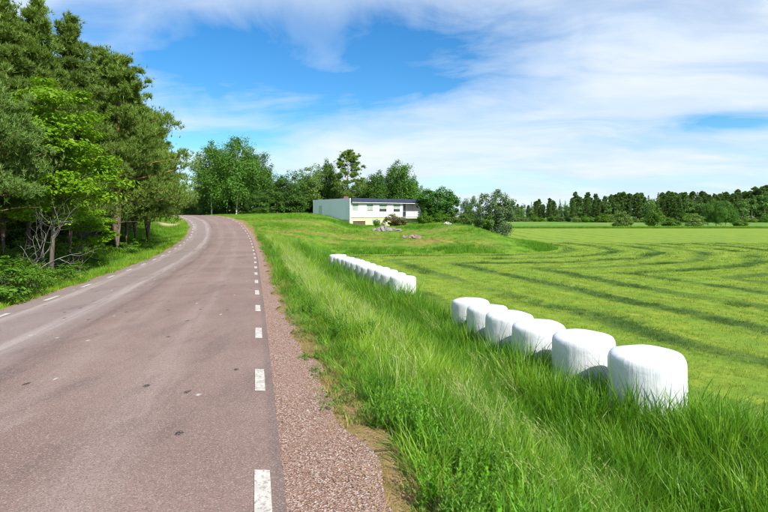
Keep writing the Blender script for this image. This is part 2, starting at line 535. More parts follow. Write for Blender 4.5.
m_gravel, n, out = new_mat('red_gravel')
pos = n.new('ShaderNodeNewGeometry').outputs['Position']
vo = n.new('ShaderNodeTexVoronoi', {'Vector': pos, 'Scale': 75.0})
sc_ = n.new('ShaderNodeSeparateColor', {0: vo.outputs['Color']})
col = n.mix(sc_.outputs[0], (0.16, 0.092, 0.068), (0.37, 0.235, 0.172))
col = n.mix(n.ramp(sc_.outputs[1], 0.78, 0.86), col, (0.50, 0.42, 0.37))
col = n.mix(n.ramp(n.noise(pos, 2.5, 4.0), 0.45, 0.7, 0, 0.55), col, (0.30, 0.185, 0.145))
principled(n, out, col, 0.95, 0.15, vo.outputs['Distance'], 0.9, 0.015)

m_paint, n, out = new_mat('worn_white_paint')
pos = n.new('ShaderNodeNewGeometry').outputs['Position']
wear = n.ramp(n.noise(pos, 26.0, 6.0, 0.75), 0.50, 0.60)
col = n.mix(n.ramp(n.noise(pos, 6.0, 4.0), 0.4, 0.7), (0.54, 0.515, 0.455), (0.42, 0.39, 0.34))
col = n.mix(n.math('MULTIPLY', wear, 0.8), col, (0.24, 0.19, 0.175))
principled(n, out, col, 0.7, 0.3, n.noise(pos, 90.0, 2.0), 0.3, 0.004)


def road_strip(y0, y1, step, lat0, lat1, across, lift, name, mat, wav=None):
    """sheet along the road between two offsets (metres right of the right-hand edge line)"""
    ys = np.arange(y0, y1 + step * 0.5, step)
    fr = np.linspace(0, 1, across)
    k = road_k(ys)
    L = np.full(len(ys), lat1) if wav is None else lat1 + wav(ys)
    offs = lat0 + (L[:, None] - lat0) * fr[None, :]
    xs = road_x(ys)[:, None] + offs * k[:, None]
    zs = road_z(ys)[:, None] + lift + 0.03 * (1 - ((offs + ROADW / 2) / (ROADW / 2)) ** 2) * 1.0
    yy = np.repeat(ys[:, None], across, 1)
    v = np.stack([xs, yy, zs], -1).reshape(-1, 3)
    i = (np.arange(len(ys) - 1)[:, None] * across + np.arange(across - 1)[None, :]).ravel()
    q = np.stack([i, i + 1, i + across + 1, i + across], -1)
    return mesh_arr(name, v, q, None, mat, True, {'across': offs.ravel().astype(np.float32), 'along': yy.ravel().astype(np.float32)})


road = link('road', road_strip(-40, 139, 0.5, -ROADW - EDGEL, EDGE, 13, 0.0, 'road', m_road))
tag(road, 'worn reddish asphalt country road bending left', 'road', kind='structure')
shoulder = link('gravel_shoulder', road_strip(-20, 95, 0.25, EDGE - 0.05, EDGE + 0.72, 6, -0.012, 'gravel_shoulder', m_gravel,
                lambda t: 0.07 * np.sin(t * 1.9) + 0.06 * np.sin(t * 4.3 + 1) - 0.36 * smooth(3.5, 14, t)))
tag(shoulder, 'strip of red gravel along the asphalt edge', 'shoulder', kind='structure')
shoulder2 = link('gravel_shoulder', road_strip(-20, 95, 0.25, -ROADW - EDGEL - 0.22, -ROADW - EDGEL + 0.03, 4, -0.012, 'gravel_shoulder', m_gravel))
tag(shoulder2, 'narrow gravel edge on the forest side of the road', 'shoulder', kind='structure')

for side, off, first, last in (('r', 0.0, 0.16, 84), ('l', -ROADW, 1.9, 84)):
    t = first
    while t < last:
        k = float(road_k(t))
        ln = 1.0 / k
        link('edge_dash', road_strip(t, t + ln, ln / 4, off - 0.06, off + 0.06, 2, 0.006, 'edge_dash', m_paint), road)
        t += 3.0 / k * (1.03 if side == 'r' else 1.03)

# ------------------------------------------------------------------ scattered grass (stuff)
def blade_tuft(nb, h, spread, lean, width, rng, droop=0.5, seg=3, dirbias=None):
    """a tuft of tapering curved blades"""
    V, Q, T, base = [], [], [], 0
    for _ in range(nb):
        a = rng.uniform(0, 2 * np.pi)
        r = spread * math.sqrt(rng.uniform())
        root = np.array([r * math.cos(a), r * math.sin(a), -0.03])
        hh = h * rng.uniform(0.55, 1.1)
        b = a + rng.normal(0, 0.9) if dirbias is None else dirbias + rng.normal(0, 0.5)
        d = np.array([math.cos(b), math.sin(b), 0])
        ln = lean * rng.uniform(0.3, 1.3)
        sd = np.array([-d[1], d[0], 0]) * math.cos(rng.uniform(-1, 1)) + d * rng.normal(0, 0.3)
        wv = width * rng.uniform(0.7, 1.3)
        pts = []
        for j in range(seg + 1):
            t = j / seg
            p = root + d * (ln * hh * (t * 0.5 + droop * t * t)) + np.array([0, 0, hh * (t - 0.35 * droop * ln * t * t)])
            pts.append(p)
        for j in range(seg):
            ww = wv * (1 - 0.75 * (j / seg) ** 1.5) * 0.5
            V += [pts[j] - sd * ww, pts[j] + sd * ww]
        V.append(pts[seg])
        for j in range(seg - 1):
            Q.append((base + 2 * j, base + 2 * j + 1, base + 2 * j + 3, base + 2 * j + 2))
        T.append((base + 2 * seg - 2, base + 2 * seg - 1, base + 2 * seg))
        base += 2 * seg + 1
    return np.array(V), Q, T


def plume_tuft(nb, h, spread, rng, lean=0.45, bend=2.6):
    """thin stems bending over with feathery seed heads"""
    V, Q, T, base = [], [], [], 0
    for _ in range(nb):
        a = rng.uniform(0, 2 * np.pi)
        r = spread * math.sqrt(rng.uniform())
        root = np.array([r * math.cos(a), r * math.sin(a), -0.03])
        hh = h * rng.uniform(0.75, 1.12)
        b = bend + rng.normal(0, 0.6)
        d = np.array([math.cos(b), math.sin(b), 0])
        sd = np.array([-d[1], d[0], 0])
        f = lambda t: root + d * (lean * hh * t * t) + np.array([0, 0, hh * (t - 0.12 * t * t)])
        for t0, t1 in ((0, 0.4), (0.4, 0.8)):
            p, q = f(t0), f(t1)
            V += [p - sd * 0.002, p + sd * 0.002, q + sd * 0.0015, q - sd * 0.0015]
            Q.append((base, base + 1, base + 2, base + 3))
            base += 4
        for j in range(9):                                 # the head: short slivers along the last third
            t = 0.70 + 0.30 * j / 8
            p = f(t)
            q = p + d * 0.035 + rng.normal(0, 0.012, 3) + np.array([0, 0, 0.028])
            o_ = np.cross(q - p, rng.normal(0, 1, 3))
            o_ *= 0.004 / (np.linalg.norm(o_) + 1e-9)
            V += [p - o_, p + o_, q]
            T.append((base, base + 1, base + 2))
            base += 3
    return np.array(V), Q, T


def leafy_tuft(nst, h, spread, rng, leaf=0.05, per=16):
    """upright shoots set with small leaves"""
    V, Q, T, base = [], [], [], 0
    for _ in range(nst):
        a = rng.uniform(0, 2 * np.pi)
        r = spread * math.sqrt(rng.uniform())
        root = np.array([r * math.cos(a), r * math.sin(a), -0.02])
        hh = h * rng.uniform(0.6, 1.1)
        tilt = rng.normal(0, 0.12, 2)
        for j in range(per):
            t = 0.15 + 0.85 * (j + rng.uniform()) / per
            p = root + np.array([tilt[0] * hh * t, tilt[1] * hh * t, hh * t])
            b = rng.uniform(0, 2 * np.pi)
            L = leaf * (1.15 - 0.6 * t) * rng.uniform(0.7, 1.3)
            d = np.array([math.cos(b), math.sin(b), rng.uniform(0.5, 1.6)])
            d /= np.linalg.norm(d)
            sd = np.array([-math.sin(b), math.cos(b), 0.0]) * L * 0.26
            V += [p, p + d * L * 0.5 + sd, p + d * L, p + d * L * 0.5 - sd]
            Q.append((base, base + 1, base + 2, base + 3))
            base += 4
    return np.array(V), Q, T


def proto_collection(name, label, metas):
    """sources of one kind of ground cover, kept outside the scene"""
    c = bpy.data.collections.new(name)
    for i, (v, q, t, mat) in enumerate(metas):
        o = bpy.data.objects.new('%s_%02d' % (name, i), mesh_arr(name, v, q, t, mat))
        tag(o, label, 'grass', kind='stuff')
        c.objects.link(o)
    return c


def scatter(name, label, cat, coll, pts, scl, idx, tint, rng, tiltmax=0.12):
    nn = len(pts)
    rot = np.stack([rng.normal(0, tiltmax, nn), rng.normal(0, tiltmax, nn), rng.uniform(0, 2 * np.pi, nn)], -1)
    scv = np.asarray(scl, float)
    if scv.ndim == 1:
        scv = np.repeat(scv[:, None], 3, 1)
    me = mesh_arr(name, pts, None, None, None, False, {'rot': rot, 'scl': scv, 'idx': np.asarray(idx, np.int32), 'tint': np.asarray(tint, np.float32)})
    o = tag(link(name, me), label, cat, kind='stuff')
    g = bpy.data.node_groups.new(name, 'GeometryNodeTree')
    g.interface.new_socket('Geometry', in_out='INPUT', socket_type='NodeSocketGeometry')
    g.interface.new_socket('Geometry', in_out='OUTPUT', socket_type='NodeSocketGeometry')
    k = N(g)
    gi, go = k.new('NodeGroupInput'), k.new('NodeGroupOutput')
    ci = k.new('GeometryNodeCollectionInfo', {'Collection': coll, 'Separate Children': True, 'Reset Children': True})
    ar = k.new('GeometryNodeInputNamedAttribute', {'Name': 'rot'}, data_type='FLOAT_VECTOR')
    a_s = k.new('GeometryNodeInputNamedAttribute', {'Name': 'scl'}, data_type='FLOAT_VECTOR')
    ai = k.new('GeometryNodeInputNamedAttribute', {'Name': 'idx'}, data_type='INT')
    er = k.new('FunctionNodeEulerToRotation', {0: ar.outputs[0]})
    io = k.new('GeometryNodeInstanceOnPoints', {'Points': gi.outputs[0], 'Instance': ci.outputs[0], 'Pick Instance': True,
               'Instance Index': ai.outputs[0], 'Rotation': er.outputs[0], 'Scale': a_s.outputs[0]})
    k.l.new(io.outputs[0], go.inputs[0])
    md = o.modifiers.new('scatter', 'NODES')
    md.node_group = g
    return o


def sample(x0, x1, y0, y1, dens, rng):
    nn = int((x1 - x0) * (y1 - y0) * dens)
    x, y = rng.uniform(x0, x1, nn), rng.uniform(y0, y1, nn)
    vis = (np.abs(x) < 0.80 * y + 2.5)                      # only what the place shows to a viewer near here
    return x[vis], y[vis]


def vnoise(x, y, f, seed=0):
    """cheap smooth noise 0..1"""
    r = np.random.default_rng(seed)
    tot = np.zeros(np.shape(x))
    for _ in range(6):
        a = r.uniform(0, 2 * np.pi)
        ff = f * r.uniform(0.6, 1.7)
        tot += np.sin((x * math.cos(a) + y * math.sin(a)) * ff + r.uniform(0, 6.3))
    return 0.5 + tot / 7.0


rg = np.random.default_rng(11)
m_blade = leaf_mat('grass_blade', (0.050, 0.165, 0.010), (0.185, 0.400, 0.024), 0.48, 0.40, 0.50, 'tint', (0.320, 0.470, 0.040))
m_plume = leaf_mat('seed_head', (0.26, 0.33, 0.09), (0.46, 0.48, 0.20), 0.4, 0.7, 0.4)
m_weed = leaf_mat('weed_leaf', (0.050, 0.19, 0.006), (0.18, 0.43, 0.014), 0.42, 0.45, 0.4, 'tint', (0.20, 0.24, 0.07))
m_straw = leaf_mat('dry_straw', (0.30, 0.21, 0.06), (0.46, 0.36, 0.13), 0.3, 0.8, 0.3)
m_stub = leaf_mat('stubble', (0.125, 0.220, 0.018), (0.27, 0.36, 0.036), 0.30, 0.6, 0.5, 'tint', (0.055, 0.130, 0.022))

c_tall = proto_collection('tall_grass_tuft', 'tall uncut green grass on the road bank',
                          [(*blade_tuft(17, 0.62, 0.15, 0.50, 0.0175, rg, 0.75), m_blade) for _ in range(5)]
                          + [(*blade_tuft(16, 0.70, 0.15, 0.80, 0.0125, rg, 0.75, dirbias=2.7), m_blade) for _ in range(3)])
c_plume = proto_collection('seeding_grass_tuft', 'pale seed heads standing above the bank grass',
                           [(*plume_tuft(9, 0.85, 0.16, rg), m_plume) for _ in range(5)])
c_weed = proto_collection('leafy_weed_tuft', 'leafy weeds between the gravel and the tall grass',
                          [(*leafy_tuft(8, 0.44, 0.14, rg, 0.052, 40), m_weed) for _ in range(3)]
                          + [(*leafy_tuft(10, 0.16, 0.16, rg, 0.05, 10), m_weed) for _ in range(3)])
c_straw = proto_collection('straw_tuft', 'dry straw on the sandy verge', [(*blade_tuft(22, 0.16, 0.12, 1.4, 0.006, rg, 0.4, 2), m_straw) for _ in range(3)])
c_short = proto_collection('short_grass_tuft', 'short rough grass on the knoll', [(*blade_tuft(22, 0.30, 0.20, 0.6, 0.016, rg, 0.5, 2), m_blade) for _ in range(4)])
c_stub = proto_collection('stubble_tuft', 'mown stubble of the hay field', [(*blade_tuft(30, 0.075, 0.20, 0.7, 0.010, rg, 0.3, 2), m_stub) for _ in range(3)]
                          + [(*blade_tuft(34, 0.13, 0.24, 2.4, 0.012, rg, 0.5, 2), m_stub) for _ in range(3)])

BALES = []
for p, y in ((647.0, 8.8), (584.0, 10.4), (538.7, 12.05), (509.2, 13.65), (488.2, 15.3), (471.0, 16.95)):
    BALES.append((px(p, y), y))
for i in range(12):
    f = i / 11
    BALES.append((0.85 - 4.15 * f, 23.9 + 12.9 * f))


def off_bales(x, y, r):
    ok = np.ones(len(x), bool)
    for bx_, by_ in BALES:
        ok &= (x - bx_) ** 2 + (y - by_) ** 2 > r * r
    return ok


# --- bank of tall grass between the road and the hay field
PX, PY, PS, PT, PI = [], [], [], [], []
for y0, y1, dens, sc in ((1.2, 5, 80, 1.0), (5, 9, 72, 1.0), (9, 16, 48, 1.05), (16, 28, 28, 1.15), (28, 52, 16, 1.35)):
    x, y = sample(-16, 13, y0, y1, dens, rg)
    s = lateral(x, y)
    fdp = field_dist(x, y)
    nz = vnoise(x, y, 1.4, 3)
    hi = np.interp(y, [0, 44, 52], [9, 9, 5])
    keep = (s > np.interp(y, [0, 4, 16], [0.95, 0.88, 0.42]) + 0.28 * nz) & (s < hi) & (fdp < 0.25 + 0.3 * nz) & off_bales(x, y, 0.60)
    x, y, s, fdp, nz = x[keep], y[keep], s[keep], fdp[keep], nz[keep]
    mid_bank = smooth(0.9, 1.7, s) * smooth(4.3, 2.7, s) * smooth(4.5, 11, y)  # band of yellow-green, feathery grass along the middle of the bank
    hgt = 0.50 + 0.45 * smooth(1.0, 2.2, s) + 0.35 * (nz - 0.5) + 0.36 * smooth(-2.4, -0.5, fdp) * smooth(6.0, 8.0, y)
    hgt -= 0.30 * smooth(1.5, 0.7, s) * smooth(20, 8, y)
    clump = smooth(0.52, 0.78, vnoise(x, y, 4.2, 71))
    pale = smooth(0.50, 0.70, vnoise(x, y, 3.0, 72))
    hgt *= 0.84 + 0.34 * clump
    hgt *= np.interp(y, [3, 8], [0.84, 1.0])
    hgt += 0.24 * smooth(-1.8, -0.6, fdp) * smooth(18, 22, y) * smooth(42, 36, y)
    hgt *= np.interp(y, [0, 30, 52], [1, 0.95, 0.8])
    keep = rg.uniform(0, 1, len(x)) < np.clip(0.38 + 1.1 * vnoise(x, y, 3.3, 5), 0, 1)
    PX.append(x[keep]); PY.append(y[keep]); PS.append((hgt * sc)[keep])
    PT.append((np.clip(0.62 * mid_bank + 0.20 * vnoise(x, y, 0.9, 8) * (0.4 + 0.6 * mid_bank) + 0.38 * pale * (0.5 + 0.5 * clump) - 0.10 + rg.normal(0, 0.16, len(x)), 0, 1))[keep])
    PI.append(np.where(rg.uniform(0, 1, len(x)) < 0.06 + 0.42 * mid_bank, rg.integers(5, 8, len(x)), rg.integers(0, 5, len(x)))[keep])
x, y, s_, t_, i_ = map(np.concatenate, (PX, PY, PS, PT, PI))
scl = np.stack([np.maximum(s_, 0.85), np.maximum(s_, 0.85), s_ * rg.uniform(0.68, 1.32, len(x))], -1)
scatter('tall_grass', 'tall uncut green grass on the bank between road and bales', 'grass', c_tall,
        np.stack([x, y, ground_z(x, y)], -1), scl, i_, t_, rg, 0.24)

PX, PY, PS = [], [], []
for y0, y1, dens in ((2.0, 9, 2.6), (9, 16, 8), (16, 28, 8), (28, 50, 5)):
    x, y = sample(-16, 12, y0, y1, dens, rg)
    s = lateral(x, y)
    mid_bank = smooth(1.0, 1.9, s) * smooth(4.6, 2.8, s)
    keep = (s > 1.3) & (s < 7) & (field_dist(x, y) < 0.1) & off_bales(x, y, 0.7) & (rg.uniform(0, 1, len(x)) < 0.16 + 0.75 * mid_bank * vnoise(x, y, 0.8, 9))
    PX.append(x[keep]); PY.append(y[keep]); PS.append(np.interp(y[keep], [0, 20, 50], [0.85, 0.95, 1.05]) * rg.uniform(0.8, 1.15, keep.sum()))
x, y, s_ = map(np.concatenate, (PX, PY, PS))
o = scatter('seeding_grass', 'pale feathery seed heads rising above the bank grass', 'grass', c_plume,
            np.stack([x, y, ground_z(x, y)], -1), s_, rg.integers(0, 5, len(x)), np.zeros(len(x)), rg, 0.08)
# the wind bends them all one way
at = o.data.attributes['rot']
rv = np.stack([rg.normal(0, 0.1, len(x)), rg.normal(0, 0.1, len(x)), rg.normal(0, 0.5, len(x))], -1)
at.data.foreach_set('vector', rv.astype(np.float32).ravel())

PX, PY, PS, PI, PT = [], [], [], [], []
for y0, y1, dens in ((1.2, 8, 60), (8, 20, 26), (20, 45, 9)):
    x, y = sample(-14, 8, y0, y1, dens, rg)
    s = lateral(x, y)
    nz = vnoise(x, y, 2.2, 21)
    big = (s > 0.85 + 0.3 * nz) & (s < 1.35 + 0.5 * nz) & (nz > 0.45) & (rg.uniform(0, 1, len(x)) < 0.30)
    small = (s > 0.50) & (s < 1.35) & (nz > 0.36)
    keep = (big | (small & (rg.uniform(0, 1, len(x)) < 0.45)))
    PX.append(x[keep]); PY.append(y[keep])
    PI.append(np.where(big, rg.integers(0, 3, len(x)), rg.integers(3, 6, len(x)))[keep])
    PS.append((rg.uniform(0.5, 1.2, len(x)) * np.where(big, 1, 0.8))[keep])
    PT.append(np.where(big, rg.uniform(0, 0.25, len(x)), rg.uniform(0.2, 0.9, len(x)))[keep])
x, y, s_, i_, t_ = map(np.concatenate, (PX, PY, PS, PI, PT))
scatter('leafy_weeds', 'bright leafy weeds along the gravel edge of the bank', 'weeds', c_weed,
        np.stack([x, y, ground_z(x, y)], -1), s_, i_, t_, rg)

x, y = sample(-10, 3, 1.2, 30, 55, rg)
s = lateral(x, y)
nz = vnoise(x, y, 3.1, 31)
keep = (s > 0.52) & (s < 1.35) & (nz > 0.25)
x, y = x[keep], y[keep]
scatter('dry_straw', 'dry straw coloured grass on the sandy gravel edge', 'grass', c_straw,
        np.stack([x, y, ground_z(x, y)], -1), rg.uniform(0.5, 1.1, len(x)), rg.integers(0, 3, len(x)), np.zeros(len(x)), rg)

# --- rough grass on the knoll and beside the far road
PX, PY, PS, PT = [], [], [], []
for y0, y1, dens, sc in ((43, 60, 9, 1.0), (60, 90, 7, 1.15), (90, 130, 1.5, 1.6)):
    x, y = sample(-60, 30, y0, y1, dens, rg)
    s = lateral(x, y)
    fdp = field_dist(x, y)
    nz = vnoise(x, y, 0.45, 41)
    keep = (s > 0.7) & (fdp < -0.1) & (s < np.where(y > 88, 45, 60)) & (rg.uniform(0, 1, len(x)) < 0.25 + 0.9 * nz)
    lush = smooth(-5.0, -1.0, fdp) * smooth(-9, 2, x)
    yw = y + 7.0 * (vnoise(x, y, 0.35, 43) - 0.5)
    dryb = np.maximum(smooth(3.2, 1.2, np.abs(yw - 61)), smooth(2.8, 1.0, np.abs(yw - 71.5))) * smooth(-14, -4, x) * smooth(16, 10, x)
    lush = np.maximum(lush, 0.75 * smooth(3.6, 1.5, np.abs(yw - 77)) * smooth(-14, -6, x))
    keep &= rg.uniform(0, 1, len(x)) > 0.72 * dryb
    mdist = ((x + 28.3) * 0.55) ** 2 + ((y - 66.5) * 0.28) ** 2
    keep &= mdist > 0.9
    x, y, nz, lush = x[keep], y[keep], nz[keep], lush[keep]
    PX.append(x); PY.append(y)
    PS.append(sc * (0.45 + 0.7 * nz + 0.8 * lush))
    PT.append(np.clip(0.60 - 0.50 * nz - 0.9 * lush + rg.normal(0, 0.15, len(x)), 0, 1))
x, y, s_, t_ = map(np.concatenate, (PX, PY, PS, PT))
scatter('rough_grass', 'rough patchy grass covering the knoll below the house', 'grass', c_short,
        np.stack([x, y, ground_z(x, y)], -1), s_, rg.integers(0, 4, len(x)), t_, rg)

# --- verge on the forest side
PX, PY, PS, PT = [], [], [], []
for y0, y1, dens, sc in ((8, 16, 40, 1.0), (16, 32, 24, 1.1), (32, 64, 13, 1.3), (64, 92, 6, 1.5)):
    x, y = sample(-60, -4, y0, y1, dens, rg)
    q = -(lateral(x, y) + ROADW + EDGE + EDGEL)
    nz = vnoise(x, y, 1.1, 51)
    lim = np.interp(y, [0, 40, 55, 90], [2.6, 3.0, 7.0, 9.0])
    keep = (q > 0.12) & (q < lim + nz) & (((x + 28.3) * 0.55) ** 2 + ((y - 66.5) * 0.28) ** 2 > 0.9)
    x, y, q, nz = x[keep], y[keep], q[keep], nz[keep]
    PX.append(x); PY.append(y)
    PS.append(sc * (0.5 + 0.55 * nz + 0.35 * smooth(0.2, 1.5, q)))
    PT.append(np.clip(0.75 - 0.30 * smooth(0.3, 2.2, q) - 0.4 * nz + rg.normal(0, 0.12, len(x)), 0, 1))
x, y, s_, t_ = map(np.concatenate, (PX, PY, PS, PT))
scatter('verge_grass', 'bright green verge grass between the road and the forest', 'grass', c_short,
        np.stack([x, y, ground_z(x, y)], -1), s_, rg.integers(0, 4, len(x)), t_, rg)

# --- stubble and cut swaths in the hay field
PX, PY, PS, PT, PI = [], [], [], [], []
for y0, y1, dens, sc in ((6, 14, 34, 1.0), (14, 26, 24, 1.15), (26, 44, 12, 1.5), (44, 75, 4.5, 2.1)):
    x, y = sample(-8, 60, y0, y1, dens, rg)
    fdp = field_dist(x, y)
    keep = (fdp > 0.1) & off_bales(x, y, 0.5)
    x, y, fdp = x[keep], y[keep], fdp[keep]
    fw = fdp + (vnoise(x, y, 0.6, 61) - 0.5) * 0.8
    tri = np.abs(((fw + 0.2) / 4.3) % 1.0 - 0.5)
    sw = 0.95 * smooth(0.17, 0.09, tri + (vnoise(x, y, 2.0, 62) - 0.5) * 0.10) * smooth(0.25, 0.5, vnoise(x, y, 0.5, 63))
    r = rg.uniform(0, 1, len(x))
    keep = r < 0.65 + 0.35 * sw
    x, y, sw = x[keep], y[keep], sw[keep]
    PX.append(x); PY.append(y)
    PS.append(sc * rg.uniform(0.7, 1.2, len(x)))
    PT.append(np.clip(sw * 0.9 + rg.normal(0.08, 0.10, len(x)), 0, 1))
    PI.append(np.where(rg.uniform(0, 1, len(x)) < sw, rg.integers(3, 6, len(x)), rg.integers(0, 3, len(x))))
x, y, s_, t_, i_ = map(np.concatenate, (PX, PY, PS, PT, PI))
scatter('field_stubble', 'mown yellow green stubble with darker swaths of cut grass', 'grass', c_stub,
        np.stack([x, y, ground_z(x, y)], -1), s_, i_, t_, rg)

# --- strip of high grass at the far edge of the hay field
x = rg.uniform(20, 170, 5200)
y = rg.uniform(165.5, 171, 5200)
scatter('field_edge_grass', 'dark strip of high grass along the far edge of the field', 'grass', c_short,
        np.stack([x, y, ground_z(x, y)], -1), rg.uniform(2.0, 3.4, len(x)), rg.integers(0, 4, len(x)), rg.uniform(0, 0.4, len(x)), rg)

# --- loose gravel
m_peb = leaf_mat('pebble', (0.14, 0.080, 0.058), (0.40, 0.275, 0.21), 0.0, 0.9, 0.7)
pebs = []
for _ in range(5):
    pv = []
    for lz, rr in ((-0.5, 0.6), (0.1, 1.0), (0.6, 0.55)):
        for k in range(5):
            a = k * 2 * np.pi / 5 + rg.uniform(-0.3, 0.3)
            q_ = rr * rg.uniform(0.75, 1.2)
            pv.append((q_ * math.cos(a), q_ * math.sin(a), lz * rg.uniform(0.7, 1.1)))
    pq = [(r * 5 + k, r * 5 + (k + 1) % 5, r * 5 + 5 + (k + 1) % 5, r * 5 + 5 + k) for r in range(2) for k in range(5)]
    pt = [(10, 11, 12), (10, 12, 13), (10, 13, 14)]
    pebs.append((np.array(pv), pq, pt, m_peb))
c_peb = proto_collection('pebble', 'loose reddish gravel stones beside the asphalt', pebs)
x, y = [], []
for y0, y1, dens in ((1.5, 6, 900), (6, 12, 350), (12, 20, 120)):
    a, b = sample(-6, 1.5, y0, y1, dens, rg)
    s = lateral(a, b)
    keep = (s > -0.16) & (s < 1.15) & (rg.uniform(0, 1, len(a)) < np.where(s < 0.0, 0.06, np.where(s < 0.06, 0.4, np.where(s > 0.68, 0.35, 1))))
    x.append(a[keep]); y.append(b[keep])
x, y = np.concatenate(x), np.concatenate(y)
s = lateral(x, y)
zp = np.where(s < 0.66, road_z(y) + 0.001 - 0.03 * np.clip(s + EDGE, 0, 1) * 0.7 + np.where(s < 0.0, 0.008, 0.0), ground_z(x, y) + 0.010)
psz = 0.003 + 0.008 * rg.uniform(0, 1, len(x)) ** 3
scatter('loose_gravel', 'loose reddish gravel stones lying on the road shoulder', 'gravel', c_peb,
        np.stack([x, y, zp - 0.006], -1), psz * np.interp(y, [0, 20], [1, 1.5]), rg.integers(0, 5, len(x)), np.zeros(len(x)), rg, 0.5)

# ------------------------------------------------------------------ wrapped bales
m_wrap, n, out = new_mat('white_stretch_film')
co = n.new('ShaderNodeTexCoord').outputs['Object']
rnd = n.new('ShaderNodeObjectInfo').outputs['Random']
sepc = n.new('ShaderNodeSeparateXYZ', {0: co})
ang = n.math('ARCTAN2', sepc.outputs[1], sepc.outputs[0])
wr = n.noise(n.new('ShaderNodeCombineXYZ', {0: n.math('MULTIPLY', ang, 7.0), 1: n.math('MULTIPLY', sepc.outputs[2], 0.9), 2: n.math('MULTIPLY', rnd, 20.0)}).outputs[0], 2.2, 5.0, 0.65, 0.4)
wr2 = n.noise(co, 5.0, 4.0, 0.6, 0.8)
col = n.mix(n.ramp(wr2, 0.35, 0.7), (0.66, 0.675, 0.70), (0.58, 0.595, 0.62))
col = n.mix(n.math('MULTIPLY', n.ramp(wr, 0.56, 0.70), 0.22), col, (0.62, 0.64, 0.67))
col = n.mix(n.ramp(n.noise(co, 38.0, 3.0), 0.70, 0.76, 0, 0.5), col, (0.45, 0.42, 0.36))
pb = principled(n, out, col, 0.32, 0.45, n.math('ADD', n.math('MULTIPLY', wr, 0.7), n.math('MULTIPLY', wr2, 0.6)), 0.40, 0.03)
pb.inputs['Subsurface Weight'].default_value = 0.0


def bale_mesh(seed):
    r = np.random.default_rng(seed)
    K = 64
    th = np.arange(K) * 2 * np.pi / K
    prof = [(0.0, 0.0), (0.50, 0.0), (0.575, 0.02), (0.612, 0.09), (0.625, 0.25), (0.632, 0.45), (0.634, 0.65), (0.630, 0.85), (0.628, 1.0),
            (0.624, 1.09), (0.608, 1.145), (0.575, 1.185), (0.52, 1.205), (0.40, 1.215), (0.20, 1.20), (0.0, 1.195)]
    ph = r.uniform(0, 6.3, 8)
    V = []
    for i, (rr, z) in enumerate(prof[1:-1]):
        fl = sum(0.0035 * np.sin((k + 2) * th + ph[k] + z * (k % 3)) for k in range(6))
        pl = 0.006 * np.sin(21 * th + ph[6] + 1.2 * z) * (0.3 if z < 1.0 else 0.8)   # film gathered into folds
        q = rr * (1 + fl + pl * (1 if rr > 0.3 else 0.3))
        zz_ = z + (0.007 * np.sin(2 * th + ph[7]) + 0.004 * np.sin(5 * th + ph[3]) if z > 0.9 else 0)
        V.append(np.stack([q * np.cos(th), q * np.sin(th), np.full(K, z) + (zz_ - z)], -1))
    m = len(V)
    V = np.concatenate(V)
    i = np.arange(m - 1)[:, None] * K
    j = np.arange(K)[None, :]
    q = np.stack([i + j, i + (j + 1) % K, i + K + (j + 1) % K, i + K + j], -1).reshape(-1, 4)
    top = len(V)
    V = np.concatenate([V, [(0, 0, 1.185), (0, 0, 0)]])
    t = [((m - 1) * K + k, (m - 1) * K + (k + 1) % K, top) for k in range(K)] + [((k + 1) % K, k, top + 1) for k in range(K)]
    return mesh_arr('wrapped_bale', V, q, t, m_wrap, True)


ORD = ['first', 'second', 'third', 'fourth', 'fifth', 'sixth', 'seventh', 'eighth', 'ninth', 'tenth', 'eleventh', 'twelfth']
bale_meshes = [bale_mesh(s) for s in range(6)]
for i, (bx_, by_) in enumerate(BALES):
    zb = float(field_level(by_))
    o = link('wrapped_bale', bale_meshes[i % 6], None, (bx_, by_, zb - 0.02), random.uniform(0, 6.28))
    sc = random.uniform(0.97, 1.03)
    o.scale = (sc, sc, random.uniform(0.96, 1.03))
    o.rotation_euler[0] = random.uniform(-0.03, 0.03)
    o.rotation_euler[1] = random.uniform(-0.03, 0.03)
    if i < 6:
        tag(o, '%s white wrapped round bale of the row of six, counted from the gap' % ORD[5 - i], 'hay bale', 'white wrapped bales, row of six')
    else:
        tag(o, '%s white wrapped round bale of the long row of twelve, counted from the gap' % ORD[i - 6], 'hay bale', 'white wrapped bales, long row of twelve')

# ------------------------------------------------------------------ house on the knoll
m_white = plain_mat('white_render', (0.78, 0.78, 0.75), (0.70, 0.70, 0.67), 1.5, 0.8, 0.2, 0.1)
m_panel = plain_mat('pale_cladding', (0.74, 0.78, 0.85), (0.69, 0.735, 0.81), 1.0, 0.7, 0.2, 0.04, (1, 3, 0.4))
m_fascia = plain_mat('dark_fascia', (0.028, 0.040, 0.075), (0.040, 0.052, 0.085), 2.0, 0.5, 0.4, 0.05)
m_base = plain_mat('lime_plinth_render', (0.50, 0.54, 0.27), (0.56, 0.56, 0.36), 1.2, 0.85, 0.2, 0.1)
m_garage = plain_mat('brown_garage_door', (0.16, 0.085, 0.075), (0.12, 0.065, 0.06), 2.0, 0.6, 0.3, 0.05)
m_glass = plain_mat('window_glass', (0.03, 0.04, 0.045), (0.05, 0.06, 0.06), 1.0, 0.08, 0.6, 0.0)
m_blind = plain_mat('pale_blind', (0.34, 0.40, 0.33), (0.27, 0.33, 0.28), 3.0, 0.8, 0.2, 0.05)
m_frame = plain_mat('white_frame', (0.75, 0.75, 0.73), None, 3.0, 0.5, 0.3, 0.02)
m_brick = plain_mat('chimney_brick', (0.24, 0.11, 0.07), (0.18, 0.08, 0.06), 4.0, 0.9, 0.2, 0.2)
